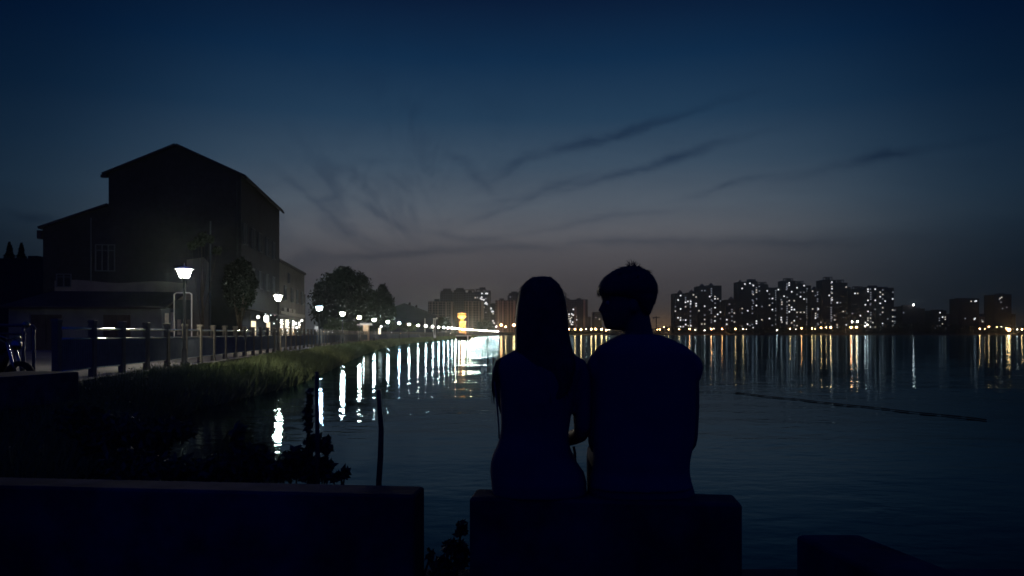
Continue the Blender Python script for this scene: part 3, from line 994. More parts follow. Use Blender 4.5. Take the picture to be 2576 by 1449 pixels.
# conifers at the far left
for x, y0, sp, d, lb_ in ((24, 610, 12, 88, 'taller pointed conifer at the left edge above the low block'), (54, 612, 13, 96, 'paler pointed conifer between the left edge and the gabled building')):
    q = P(x, 839, d)
    o = thing('conifer', lb_, 'tree', (q.x, d, 0), 0, 'conifers at the left edge')
    H = zz(y0, d)
    MB().tube([(q.x, d, -.2), (q.x, d, H)], [.25, .03], 8).build('trunk', bark, o)
    rg = np.random.default_rng(int(x)); n = 5200
    hh_ = rg.random(n) ** .8 * .92
    tier = .62 + .38 * np.abs(np.sin(hh_ * 26))
    rad = (hh_ * 2.9 + .06) * tier * np.sqrt(rg.random(n))
    an = rg.uniform(0, 2 * math.pi, n)
    MB().leaves(np.stack([q.x + rad * np.cos(an), d + rad * np.sin(an), H * (1 - hh_ * .72) - rad * .25], 1), .16, rg).build('crown', leafm, o)

# grass on the bank: nobody could count it
gm_ = mat('grass_blades', (.15, .19, .08), .7, var=.4, scale=.6)
rg = np.random.default_rng(21)
ng = 70000
gd = np.exp(rg.uniform(math.log(3.6), math.log(420), ng))
qq = rg.random(ng)
fa = np.interp(gd, [a for a, _ in LTAB], [b for _, b in LTAB]) - .27 + .5
ea = np.interp(gd, [a for a, _ in ETAB], [b for _, b in ETAB]) + .25
gx = fa + (ea - fa) * qq ** .85
patch = np.sin(gx * 1.7 + gd * .6) + np.sin(gd * 1.3 - gx * .8) + np.sin(gd * .37)
keep = rg.random(ng) < np.clip(.75 + .25 * patch, .15, 1)
gd, qq, gx, patch = gd[keep], qq[keep], gx[keep], patch[keep]
pz = np.interp(qq, [0, .01, .3, .65, .92, 1.0], [-.02, -.14, -.2, -.42, -.70, -.85])
hgt = (.16 + .26 * rg.random(len(gd))) * (1 + .3 * patch * .5) * (.45 + .9 * np.minimum(qq * 2.2, 1))
wd = .008 * (1 + gd / 14)
an = rg.uniform(0, math.pi, len(gd))
lean = rg.normal(0, .17, (len(gd), 2))
b0 = np.stack([gx - np.cos(an) * wd, gd - np.sin(an) * wd, pz - .03], 1)
b1 = np.stack([gx + np.cos(an) * wd, gd + np.sin(an) * wd, pz - .03], 1)
tp = np.stack([gx + lean[:, 0], gd + lean[:, 1], pz + hgt], 1)
vv = np.stack([b0, b1, tp], 1).reshape(-1, 3)
gmb = MB()
gmb.v = [tuple(p) for p in vv.tolist()]
gmb.f = [[3 * i, 3 * i + 1, 3 * i + 2] for i in range(len(gd))]
gmb.mi = [0] * len(gmb.f)
sel = (rg.random(len(gd)) < .5) & (gd < 130)
for lo, hi, sz in ((0, 12, .022), (12, 30, .035), (30, 130, .07)):      # broad-leaved weeds among the grass
    k = sel & (gd >= lo) & (gd < hi)
    gmb.leaves(np.stack([gx[k] + rg.normal(0, .05, k.sum()), gd[k] + rg.normal(0, .05, k.sum()), pz[k] + hgt[k] * rg.random(k.sum())], 1), sz, rg, up=.5)
me = gmb.mesh('bank_grass')
me.materials.append(gm_)
o = bpy.data.objects.new('bank_grass', me); COL.objects.link(o)
tag(o, 'long uncut grass on the bank below the railing', 'grass', kind='stuff')

# bushes near the platform, left
near_leaf = mat('near_leaves', (.08, .11, .065), .65, var=.35, scale=8)


def bush(name, label, base, blobs, n, leaf, seed, stems=5, group=None):
    rg = np.random.default_rng(seed)
    bb = np.array(base)
    if seed in (43, 44): blobs = blobs + [(tuple(bb * .45 + np.array(c) * .55), (r[0] * .75, r[1] * .75, max(r[2], abs(c[2] - bb[2]) * .45)), w * .7) for c, r, w in blobs[:6]]
    o = thing(name, label, 'plant', base, 0, group)
    s_ = MB()
    for i in range(stems):
        c = Vector(blobs[i % len(blobs)][0]); b_ = Vector(base) + Vector((rg.normal() * .06, rg.normal() * .06, -.1))
        s_.tube([b_, b_.lerp(c, .6) + Vector((rg.normal() * .05, rg.normal() * .05, 0)), c], [.012, .009, .004], 6)
    s_.build('stem', bark, o, True)
    MB().leaves(crown_points(rg, n, blobs, .1), leaf, rg).build('foliage', near_leaf, o)
    return o


def blob(x, y, d, rx, ry, w=1.0):
    c = P(x, y, d); k = d / F
    return ((c.x, c.y, c.z), (rx * k, rx * k * .8, ry * k), w)


DB = 4.6
base = P(770, 1260, DB)
bush('shrub', 'leafy shrub with climbing tips behind the left parapet block, around a thin stake', (base.x, DB, -.9),
     [blob(745, 1165, DB, 50, 42, 2.2), blob(790, 1185, DB, 46, 34, 2), blob(790, 1115, DB, 26, 26, .9), blob(822, 1120, DB, 14, 30, .45), blob(775, 1050, DB, 12, 45, .35), blob(780, 1000, DB, 8, 30, .12), blob(815, 1175, DB, 26, 30, .8), blob(705, 1190, DB, 40, 26, 1.2)],
     1700, .030, 41, 8, 'shrubs behind the parapet')
bush('shrub', 'small low sprout at the foot of the bamboo pole side of the left parapet block', (P(862, 1230, 3.9).x, 3.9, -.6),
     [blob(858, 1196, 3.9, 20, 9, 1), blob(868, 1188, 3.9, 8, 8, .5), blob(838, 1202, 3.9, 12, 8, .6)], 70, .028, 42, 4, 'shrubs behind the parapet')
bush('shrub', 'dark spreading shrub on the bank, leftmost behind the left parapet block', (P(470, 1260, 5.4).x, 5.4, -.7),
     [blob(430, 1190, 5.4, 110, 50, 2), blob(560, 1185, 5.2, 90, 46, 2), blob(640, 1170, 5.0, 60, 55, 1.4), blob(600, 1110, 5.0, 22, 50, .5), blob(330, 1170, 5.6, 90, 60, 1.4)], 3600, .036, 43, 8, 'shrubs behind the parapet')
bush('shrub', 'dark tall shrub on the bank below the nearest part of the railing', (P(330, 1150, 8).x, 8, -.4),
     [blob(300, 1080, 8, 110, 45, 2), blob(420, 1085, 8, 80, 36, 1.2), blob(200, 1060, 8.4, 80, 50, 1.2)], 3300, .045, 44, 8, 'shrubs behind the parapet')
bush('shrub', 'trailing plant in the gap between the two parapet blocks', (P(1130, 1520, 3.3).x, 3.3, -.2),
     [blob(1160, 1330, 3.2, 16, 22, .7), blob(1140, 1375, 3.2, 30, 24, 1), blob(1115, 1420, 3.2, 34, 26, 1.2), blob(1165, 1400, 3.2, 18, 40, 1), blob(1120, 1455, 3.2, 50, 20, 1.2), blob(1082, 1400, 3.2, 8, 24, .3)], 520, .020, 45, 6, 'shrubs behind the parapet')
bm = mat('bamboo', (.10, .09, .06), .6, var=.25, scale=8)
o = thing('bamboo_pole', 'slightly bent bamboo pole standing in the water left of the couple', 'pole', (P(955, 1213, 4.6).x, 4.6, WZ))
pts = [P(953, 1380, 4.6), P(953, 1213, 4.6), P(957, 1150, 4.6), P(959, 1080, 4.6), P(955, 1030, 4.6), P(952, 980, 4.6)]
pts[0].z = -1.3
MB().tube(pts, [.019, .018, .018, .0165, .015, .014], 10).build('pole', bm, o, True)
o = thing('wooden_stake', 'straight thin wooden stake rising out of the leafy shrub', 'pole', (P(797, 1213, 4.55).x, 4.55, WZ))
pts = [P(800, 1330, 4.55), P(799, 1100, 4.55), P(797, 935, 4.55)]
pts[0].z = -1.3
MB().tube(pts, [.017, .015, .012], 10).build('pole', bm, o, True)

# stakes out in the lake
for (x, yt, yb, lb_) in ((1226, 847, 891, 'tallest thin stake in the lamplit water left of the woman'), (1240, 884, 903, 'short stake nearest the woman in the lamplit water'), (1213, 862, 885, 'short thin stake left of the tall one in the lamplit water')):
    d = 1.87 * F / (yb - HY)
    q = P(x, yb, d)
    o = thing('lake_stake', lb_, 'pole', (q.x, d, WZ), 0, 'fishing stakes in the lake')
    MB().tube([(q.x, d, -1.6), (q.x + .02, d, zz(yt, d))], [.055, .04], 8).build('pole', bark, o)
    if yt < 880: MB().box(q.x - .18, q.x + .05, d - .03, d + .03, zz(yb - 12, d), zz(yb - 10, d)).build('crossbar', bark, o)

# floating boom
bo = thing('floating_boom', 'long dark floating boom of linked floats lying on the lake, right', 'boom', (8.5, 19, WZ))
pa, pb = P(1850, 989.5, 23.1), P(2480, 1058, 15.9)
pa.z = pb.z = WZ + .02
MB().tube([pa.lerp(pb, i / 20) + Vector((0, .12 * math.sin(i * 1.1), 0)) for i in range(21)], .009, 6).build('rope', black, bo)
rs = random.Random(5)
tcur = 0.0
while tcur < .97:
    L = rs.uniform(.03, .085)
    p_, q_ = pa.lerp(pb, tcur), pa.lerp(pb, min(1, tcur + L))
    p_.y += .12 * math.sin(tcur * 22); q_.y += .12 * math.sin((tcur + L) * 22)
    MB().tube([p_, p_.lerp(q_, .08), p_.lerp(q_, .92), q_], [.006, .014, .014, .006], 8).build('float', black, bo, True)
    tcur += L + rs.uniform(.005, .03)

# ------------------------------------------------------------ far shore
shorem = mat('far_bank', (.05, .05, .035), .95, var=.3, scale=.1)
mb = MB(); v, f = [], []
xs = list(np.arange(-900, 1500, 30.0))
for i, x in enumerate(xs):
    y0 = 985 + 10 * math.sin(x * .011) + 4 * math.sin(x * .05)
    if x < -10: y0 -= 60 * min(1, (-10 - x) / 60)
    for yy, z in ((y0, -1.2), (y0 + .5, -.2), (y0 + 4, .6), (y0 + 20, 1.0), (1700, 1.0)): v.append((x, yy, z))
    if i:
        a, c = (i - 1) * 5, i * 5
        for k in range(4): f.append((a + k, c + k, c + k + 1, a + k + 1))
mb.add(v, f)
tag(mb.build('far_shore', shorem), 'dark far shore of the lake below the towers', 'shore', kind='structure')

# the far wooded bank reads as one dark mass
rg = np.random.default_rng(77)
pts = []
# (column, row of the tree tops)
WT = [(1080, 822), (1150, 826), (1200, 825), (1250, 830), (1300, 831), (1420, 832), (1480, 834), (1530, 832), (1560, 828), (1650, 826), (1690, 822), (1760, 820),
      (1900, 824), (2000, 820), (2080, 822), (2190, 814), (2260, 813), (2330, 812), (2400, 815), (2470, 824), (2500, 822), (2540, 827), (2576, 822), (2700, 815)]
for x in np.arange(1075, 2700, 3.0):
    top = np.interp(x, [a for a, _ in WT], [b for _, b in WT]) + rg.normal(0, 1.6)
    d = 1000 + rg.uniform(0, 22) - (45 if x < 1290 else 0)
    c = P(x, top, d)
    n = 36
    hgt = max(1.5, c.z - .5)
    zc = .4 + hgt * rg.random(n) ** .8
    rr_ = 3.0 * np.sqrt(np.clip(1 - (zc / (hgt + .6)) ** 3, .05, 1))
    pts.append(np.stack([c.x + rg.normal(0, 1, n) * rr_ * .6, d + rg.normal(0, 1.5, n), zc], 1))
tag(MB().leaves(np.concatenate(pts), 1.05, rg).build('far_woods', leafm), 'dark line of trees along the far shore', 'woods', kind='stuff')
# dark spit at the end of the promenade
mb = MB()
rr = []
for k, (x0, x1, z) in enumerate(((-30, 6, -1.2), (-30, 5, -.3), (-29, 3, .25), (-28, 0, .5))):
    n = 24
    rr.append([((x0 + x1) / 2 + (x1 - x0) / 2 * math.cos(2 * math.pi * i / n), 800 + (34 - k * 4) * math.sin(2 * math.pi * i / n), z) for i in range(n)])
mb.rings(rr)
tag(mb.build('spit', shorem), 'low dark spit of land where the promenade lamps end', 'shore', kind='structure')
rgs = np.random.default_rng(8)
pts = np.stack([rgs.uniform(-24, 2.5, 900), rgs.uniform(785, 812, 900), rgs.random(900) ** 1.3 * 2.2 + .2], 1)
tag(MB().leaves(pts, .6, rgs).build('spit_scrub', leafm), 'dark scrub covering the spit beyond the last lamps', 'scrub', kind='stuff')

# ------------------------------------------------------------ towers
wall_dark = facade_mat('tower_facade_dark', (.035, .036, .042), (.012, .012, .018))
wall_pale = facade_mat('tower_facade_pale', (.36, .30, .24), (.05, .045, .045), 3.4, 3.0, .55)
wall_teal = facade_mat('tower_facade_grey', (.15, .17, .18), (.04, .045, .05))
ribm = mat('tower_rib', (.46, .38, .30), .85, var=.12, scale=.1)
roofd = mat('tower_roof', (.08, .085, .09), .9, var=.2, scale=.2)
wbright = mat('lit_window', (.9, .9, .9), .6, emit=(.95, .97, 1.0), estr=1.5)
wmid = mat('lit_window_soft', (.9, .9, .9), .6, emit=(1.0, .93, .78), estr=.75)
wdim = mat('lit_window_dim', (.7, .75, .8), .6, emit=(.8, .9, 1.0), estr=.22)
WIN = []
for m in (wbright, wmid, wdim):
    mbw = MB().box(-.85, .85, -.05, .05, -.8, .8)
    me = mbw.mesh('window'); me.materials.append(m)
    WIN.append(me)


def tower(name, label, d, blocks, crowns=(), peaks=(), ribs=(), wm_=None, lit=0.0, seed=0, depth=22, group=None, explicit=(), ymax=826, lights=(.42, .3)):
    """blocks: (x0, x1, ytop); crowns: open roof frames; peaks: small pyramids; lit: share of lit windows"""
    x0, x1 = min(b[0] for b in blocks), max(b[1] for b in blocks)
    q = P((x0 + x1) / 2, HY, d)
    o = thing(name, label, 'apartment tower', (q.x, d, 0), 0, group)
    k = d / F
    X = lambda x: (x - CX) * k
    Z = lambda y: CZ - (y - HY) * k
    m = MB()
    for i, (a, b_, yt) in enumerate(blocks):
        # neighbouring bays stand a little forward or back, as real slab towers do
        off = (i % 2) * 1.2
        m.box(X(a) + .02 * i, X(b_) - .02, d + off, d + depth - off, .6, Z(yt))
    wl = m.build('wall', wm_ or wall_dark, o)
    # parapets and lift houses
    for (a, b_, yt, yb) in crowns:
        c = MB()
        xa, xb, za, zb = X(a), X(b_), Z(yb), Z(yt)
        if zb - za < 3.2:
            c.box(xa, xb, d + 3, d + 10, za, zb)
        else:
            w = .9
            for xx_ in np.linspace(xa, xb - w, max(3, int((xb - xa) / 5))):
                c.box(xx_, xx_ + w, d + 1.5, d + 2.4, za, zb - .5).box(xx_, xx_ + w, d + 9, d + 9.9, za, zb - .5)
            c.box(xa - .2, xb + .2, d + 1.2, d + 10.2, zb - .8, zb)
            c.box(xa + (xb - xa) * .35, xa + (xb - xa) * .75, d + 4, d + 8, za, zb - 1.5)
        c.build('roof_crown', roofd, o)
    for (xc, yt, yb, w) in peaks:
        a, b_, za, zb = X(xc - w), X(xc + w), Z(yb), Z(yt)
        c = MB()
        zm = za + (zb - za) * .3
        c.box(a, b_, d + 1.5, d + 1.5 + (b_ - a), za, zm)
        cxx, cy = (a + b_) / 2, d + 1.5 + (b_ - a) / 2
        c.add([(a - .3, d + 1.2, zm), (b_ + .3, d + 1.2, zm), (b_ + .3, d + 1.8 + b_ - a, zm), (a - .3, d + 1.8 + b_ - a, zm), (cxx, cy, zb)], [(0, 1, 4), (1, 2, 4), (2, 3, 4), (3, 0, 4), (3, 2, 1, 0)])
        c.build('roof_turret', roofd, o)
    for (a, b_, yt) in ribs:
        MB().box(X(a), X(b_), d - .5, d - .02, .6, Z(yt)).build('facade_rib', ribm, o)
    rs_ = random.Random(seed)

    def win(x, y, kind):
        w = bpy.data.objects.new('window', WIN[kind])
        COL.objects.link(w)
        off = 0
        for i, (a, b_, yt) in enumerate(blocks):
            if a <= x <= b_ and y > yt: off = (i % 2) * 1.2; break
        w.location = (X(x) - q.x, off - .07, Z(y))
        w.parent = o
    if lit > 0:
        done = set()
        for (a, b_, yt) in blocks:
            nx = max(2, int((b_ - a - 3) / 5.6))
            for ix in range(nx):
                colk = rs_.choice((.35, .7, 1.0, 1.0, 1.8))
                xc = a + 3.2 + (b_ - a - 6.4) * ix / max(1, nx - 1)
                y = yt + 5.5
                while y < ymax:
                    if rs_.random() < lit * colk * .82:
                        key = (round(xc / 4), round(y / 4))
                        if key not in done:
                            done.add(key)
                            r1 = rs_.random()
                            win(xc + rs_.uniform(-.25, .25), y, 0 if r1 < lights[0] else 1 if r1 < lights[0] + lights[1] else 2)
                    y += 5.6
    if lit > .15 and depth:          # a dim stairwell column
        a, b_, yt = blocks[-1]
        xs_ = a + (b_ - a) * rs_.uniform(.3, .7)
        y = yt + 8.3
        while y < ymax - 6:
            if rs_.random() < .55: win(xs_, y, 2)
            y += 5.6
    for x, y, kd in explicit: win(x, y, kd)
    return o


GL, GR = 'apartment towers beyond the promenade', 'apartment towers across the lake'
Zm5 = lambda x, y: ((1600 + x / 5.152) * .63889, (1080 + y / 5.152) * .63889)
tower('apartment_tower', 'wide faintly brown apartment slab at the left end of the skyline, beyond the shed', 900, [(1077, 1108, 758), (1108, 1139, 757.5)], [(1092, 1104, 752, 758)],
      ribs=[(1086, 1088, 760), (1101, 1103, 760), (1122, 1124, 760), (1135, 1139, 759)], wm_=wall_pale, group=GL, lit=.012, seed=3)
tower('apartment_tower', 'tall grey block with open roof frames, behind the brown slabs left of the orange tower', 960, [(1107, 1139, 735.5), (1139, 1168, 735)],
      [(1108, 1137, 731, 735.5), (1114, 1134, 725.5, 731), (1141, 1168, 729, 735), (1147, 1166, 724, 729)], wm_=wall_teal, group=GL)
tower('apartment_tower', 'tall grey tower with stepped roof frame and lit window column, above the orange tower', 950, [(1168, 1194, 736), (1194, 1222, 733.5), (1222, 1234, 731)],
      [(1168, 1193, 728, 736), (1197, 1222, 727, 733.5), (1206, 1221, 722.5, 727)], wm_=wall_teal, group=GL,
      explicit=[(*Zm5(x, y), kd) for x, y, kd in ((1532, 388, 0), (1614, 390, 0), (1642, 390, 0), (1395, 475, 1), (1440, 472, 2), (1530, 465, 0), (1505, 490, 0), (1535, 510, 0), (1572, 518, 0), (1612, 495, 2), (1614, 575, 0), (1600, 595, 0), (1630, 597, 0), (1640, 620, 2), (1572, 668, 1), (1612, 775, 2))])
tower('apartment_tower', 'brown ribbed apartment slab directly behind the orange tower', 890, [(1167, 1192, 757), (1192, 1216, 757)], ribs=[(1177, 1179, 759), (1188, 1190, 759), (1204, 1206, 759), (1211, 1216, 758)], wm_=wall_pale, group=GL)
tower('apartment_tower', 'narrow dark tower with a broken column of lit windows beside the orange-lit slab', 930, [(1234, 1247, 764)], [(1236, 1244, 762, 764)], group=GL,
      explicit=[(*Zm5(x, y), kd) for x, y, kd in ((1716, 690, 0), (1735, 757, 0), (1758, 755, 0), (1758, 800, 1), (1755, 945, 0), (1777, 990, 0), (1720, 710, 2))])
tower('apartment_tower', 'orange-lit ribbed apartment slab left of the woman', 905, [(1246, 1274, 755.5), (1274, 1298, 755)], [(1256, 1268, 750.5, 755.5)],
      ribs=[(1253, 1256, 757), (1263, 1266, 757), (1276, 1279, 757), (1284, 1286, 757), (1291, 1296, 756)], wm_=wall_pale, group=GL)
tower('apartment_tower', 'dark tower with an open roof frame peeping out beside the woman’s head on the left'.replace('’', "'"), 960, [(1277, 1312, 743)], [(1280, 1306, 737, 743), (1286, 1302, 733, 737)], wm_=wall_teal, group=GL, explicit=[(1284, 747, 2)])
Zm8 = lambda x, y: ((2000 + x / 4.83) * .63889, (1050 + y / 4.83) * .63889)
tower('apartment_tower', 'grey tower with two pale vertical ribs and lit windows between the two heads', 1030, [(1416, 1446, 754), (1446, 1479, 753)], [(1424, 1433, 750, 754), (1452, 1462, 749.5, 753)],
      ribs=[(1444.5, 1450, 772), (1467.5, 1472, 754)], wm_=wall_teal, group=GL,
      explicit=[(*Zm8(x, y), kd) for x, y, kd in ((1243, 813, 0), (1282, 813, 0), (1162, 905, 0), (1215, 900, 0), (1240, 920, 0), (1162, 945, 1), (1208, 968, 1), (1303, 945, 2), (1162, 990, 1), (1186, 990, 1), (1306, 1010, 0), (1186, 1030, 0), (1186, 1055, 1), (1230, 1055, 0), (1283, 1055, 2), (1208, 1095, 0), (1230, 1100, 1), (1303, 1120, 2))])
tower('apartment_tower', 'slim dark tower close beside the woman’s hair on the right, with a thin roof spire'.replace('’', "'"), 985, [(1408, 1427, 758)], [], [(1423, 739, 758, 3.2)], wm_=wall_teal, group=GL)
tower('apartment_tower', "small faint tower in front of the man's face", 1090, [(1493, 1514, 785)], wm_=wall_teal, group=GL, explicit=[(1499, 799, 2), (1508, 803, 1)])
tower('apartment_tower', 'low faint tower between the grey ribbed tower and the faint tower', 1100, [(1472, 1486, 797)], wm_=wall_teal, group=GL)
# right-hand group
tower('apartment_tower', 'leftmost dark tower across the lake with two pointed roof turrets and many lit windows', 1050, [(1696, 1728, 738), (1728, 1755, 736)], peaks=[(1712, 728.5, 738, 5), (1741, 728, 736, 5)], lit=.26, seed=11, group=GR)
tower('apartment_tower', 'second dark tower across the lake, two turrets close together, lit mostly on its right side', 1065, [(1755, 1776, 720), (1776, 1816, 718)], peaks=[(1767, 712.5, 720, 4.5), (1790, 711, 718, 4.5)], lit=.17, seed=12, group=GR)
tower('apartment_tower', 'lower turreted dark tower before the gap in the lakeside row', 1045, [(1825, 1857, 754)], peaks=[(1841, 745.5, 754, 5)], lit=.28, seed=13, group=GR)
tower('apartment_tower', 'broad dark tower with a square roof box and a slim turret at its left corner', 1060, [(1857, 1884, 709), (1884, 1907, 707)], [(1884, 1903, 702, 707)], [(1863, 703, 709, 2.5)], lit=.19, seed=14, group=GR)
tower('apartment_tower', 'dark stepped tower falling to a lower right shoulder, left of the narrow gap', 1062, [(1907, 1933, 715), (1933, 1962, 723)], [(1910, 1929, 709, 715)], lit=.2, seed=15, group=GR)
tower('apartment_tower', 'tall dark tower with a square roof box at the middle of the lakeside row', 1048, [(1962, 1970, 732), (1970, 2002, 706)], [(1976, 1996, 699.5, 706)], lit=.26, seed=16, group=GR)
tower('apartment_tower', 'dark stepped tower just right of the tall middle one', 1064, [(2002, 2026, 713), (2026, 2041, 718)], [(2004, 2022, 707, 713)], lit=.22, seed=17, group=GR)
tower('apartment_tower', 'low-shouldered dark tower with one small turret between two taller ones', 1050, [(2041, 2069, 727)], peaks=[(2051, 719.5, 727, 4)], lit=.22, seed=18, group=GR)
tower('apartment_tower', 'tallest dark tower across the lake with a stepped roof box', 1046, [(2069, 2103, 704)], [(2077, 2095, 696.5, 704)], lit=.22, seed=19, group=GR)
tower('apartment_tower', 'dark tower right of the tallest one, roof box above a stepped right side', 1066, [(2103, 2132, 711), (2132, 2141, 722)], [(2107, 2124, 703.5, 711)], lit=.18, seed=20, group=GR)
tower('apartment_tower', 'wide dark tower with few lit windows left of the row end', 1056, [(2141, 2174, 727)], [(2151, 2171, 720, 727)], lit=.09, seed=21, group=GR)
tower('apartment_tower', 'wide dark tower with a roof box, second from the right end of the dense row', 1058, [(2174, 2211, 722)], [(2190, 2209, 717.5, 722)], lit=.22, seed=22, group=GR)
tower('apartment_tower', 'dark densely lit tower at the right end of the row, low step beside it', 1050, [(2211, 2249, 724), (2249, 2257, 772)], [(2214, 2236, 721, 724)], lit=.2, seed=23, group=GR)
tower('apartment_tower', 'narrow tan lit building right of the dense tower row', 1085, [(2257, 2270, 778)], wm_=wall_pale, ribs=[(2260, 2264, 780)], group=GR)
tower('apartment_tower', 'low dark broad block with a white light on its roof', 1052, [(2270, 2303, 770), (2303, 2328, 776)], [(2276, 2298, 767, 770), (2306, 2318, 773, 776)], lit=.035, seed=25, group=GR)
tower('apartment_tower', 'small dark block with greenish lit windows between low blocks', 1080, [(2342, 2381, 781)], [(2350, 2376, 779, 781)], lit=.2, seed=26, group=GR, lights=(.1, .4))
tower('apartment_tower', 'small faint block left of the plain square tower', 1110, [(2393, 2412, 789)], [(2400, 2412, 786, 789)], wm_=wall_teal, group=GR, explicit=[(2406, 793, 1)])
tower('apartment_tower', 'plain square dark tower with two lit corner windows near its top', 1060, [(2411, 2463, 751)], [(2412, 2462, 749.5, 751)], group=GR, explicit=[(2453, 758, 0), (2456, 757, 0), (2443, 758, 1), (2451, 803, 0), (2453, 801, 0), (2428, 801, 2)])
tower('apartment_tower', 'short pale lit block between the two square towers at the right', 1075, [(2463, 2487, 797)], wm_=wall_pale, group=GR, ymax=812, explicit=[(2470, 805, 2), (2472, 809, 1), (2480, 800, 2)])
tower('apartment_tower', 'low dark block behind the short pale block', 1115, [(2476, 2502, 789)], wm_=wall_teal, group=GR)
tower('apartment_tower', 'rightmost tall dark tower with a slightly raised roof middle', 1055, [(2500, 2522, 741), (2522, 2546, 740), (2546, 2555, 790)], [(2513, 2532, 737.5, 740)], group=GR, explicit=[(2516, 750, 1), (2520, 748, 1), (2514, 753, 2), (2522, 776, 2), (2534, 773, 2), (2518, 760, 2)])
tower('apartment_tower', 'faint low block in the gap of the lakeside tower row', 1140, [(1816, 1827, 783)], wm_=wall_teal, group=GR)
# roof light
q = P(2297, 767, 1050)
MB().ball((q.x, 1049, q.z), 1.0, 10).build('roof_light', mat('roof_light_glow', (.9, .9, .9), .5, emit=(1, .93, .85), estr=30), [o for o in COL.objects if o.get('label', '').startswith('low dark broad block')][0])
# construction crane beside the man's neck
q = P(1651, 839, 1150)
cr = thing('tower_crane', "faint lattice tower crane beside the man's neck", 'crane', (q.x, 1150, 0))
kk = 1150 / F
MB().tube([(q.x, 1150, 0), (q.x, 1150, CZ + 43 * kk)], .8, 4).build('mast', roofd, cr)
MB().tube([(q.x - 9 * kk, 1150, CZ + 40 * kk), (q.x + 9 * kk, 1150, CZ + 41 * kk)], .6, 4).build('jib', roofd, cr)
MB().box(q.x - 8 * kk, q.x - 6 * kk, 1149, 1151, CZ + 37 * kk, CZ + 40 * kk).build('counterweight', roofd, cr)

# ------------------------------------------------------------ far street lamps
warm = [mat('sodium_lamp', (.9, .7, .4), .5, emit=(1.0, .52, .20), estr=62.0), mat('orange_lamp', (.9, .5, .3), .5, emit=(1.0, .36, .12), estr=66.0),
        mat('white_lamp', (.9, .9, .9), .5, emit=(1.0, .92, .80), estr=35.0)]


def far_lamp(x, y, d, r, kind, label, group):
    c = P(x, y, d)
    m = MB()
    m.tube([(c.x, d, -.5), (c.x, d, c.z - r * .6)], .14, 6, 0)
    m.ball((c.x, d - .1, c.z), r, 10, 1)
    o = m.build('street_lamp', [roofd, warm[kind]])
    M = Matrix.Translation((c.x, d, 0))
    o.data.transform(M.inverted()); o.matrix_basis = M
    return tag(o, label, 'street lamp', group)


Zm6 = lambda x, y: ((2500 + x / 3.22) * .63889, (1040 + y / 3.22) * .63889)
Zm7 = lambda x, y: ((3232 + x / 3.22) * .63889, (1040 + y / 3.22) * .63889)
GA, GB, GC, GD = "street lamps between the lamp chain and the woman", "warm street lamps between the two heads", "street lamps on the shore right of the man", "bright lamps at the right edge of the shore"
for i, (x, y, r, kd) in enumerate(((1236, 822.5, .55, 2), (1248, 821.5, .5, 2), (1261, 817.5, 1.2, 1), (1272, 822, .7, 0), (1293, 818, 1.3, 0))):
    far_lamp(x, y, 872, r, kd, ['small white lamp left of the orange pair beside the woman', 'small white lamp nearest the orange lamp before the lit slab', 'big orange lamp at the foot of the orange-lit slab',
             'small warm lamp between two big orange ones left of the woman', 'big yellow lamp touching the left side of the woman'][i], GA)
for i, (x, y, r, kd) in enumerate(((1160, 1190, 1.1, 0), (1275, 1188, .9, 0), (1390, 1198, 1.2, 0), (1490, 1190, .45, 2), (1585, 1190, 1.1, 0), (1670, 1188, 1.05, 0), (1780, 1192, 1.2, 0), (1870, 1208, .9, 0), (1925, 1195, .4, 2))):
    far_lamp(*Zm8(x, y), 965, r * .85, kd, ORD[i] + ' street lamp from the woman in the warm row between the two heads', GB)
C6 = ((285, 830, .5, 0), (318, 828, .6, 0), (368, 800, .5, 0), (428, 828, .6, 0), (560, 825, .6, 0), (692, 823, .95, 1), (765, 835, .45, 2), (885, 840, .5, 2), (968, 825, 1.0, 1), (1000, 816, .35, 2), (1105, 826, .95, 1),
      (1275, 822, .75, 0), (1372, 822, .75, 0), (1410, 830, .3, 2), (1800, 836, .6, 2), (1968, 820, .65, 0), (2040, 825, .35, 2), (2113, 815, .85, 1), (2245, 815, .8, 0), (2285, 820, .4, 0), (2360, 805, .75, 0), (2425, 805, .5, 0), (2482, 803, 1.0, 0))
for i, (x, y, r, kd) in enumerate(C6):
    far_lamp(*Zm6(x, y), 990, r * .78, kd, ORD[i] + (' lamp rightward from the man on the far shore, ' + ('orange', 'deep orange', 'white')[kd]), GC)
C7 = ((383, 803, 1.05, 1), (452, 800, .9, 0), (560, 785, .6, 2), (590, 768, .55, 2), (395, 732, .8, 2), (465, 728, .9, 2))
for i, (x, y, r, kd) in enumerate(C7):
    far_lamp(*Zm7(x, y), 992, r, kd, ['deep orange lamp below the wide dark tower with few windows', 'orange lamp close right of the deep orange one below the wide tower', 'white lamp low at the right foot of the dense row',
             'white lamp just above another at the right foot of the dense row', 'left of two white lights over the orange pair', 'right of two white lights over the orange pair'][i], GC)
C8 = ((2015, 822, 1.1, 0), (2080, 820, .5, 0), (2130, 793, 1.0, 0), (2230, 800, .7, 0), (2290, 792, .4, 2), (2355, 815, 1.3, 0), (2385, 832, 1.6, 0), (2490, 828, .7, 2), (2550, 828, 1.5, 0))
for i, (x, y, r, kd) in enumerate(C8):
    far_lamp(*Zm7(x, y), 985, r * (1.1 if i == 6 else .5), kd, ORD[i] + ' lamp from the left in the bright cluster at the right edge', GD)

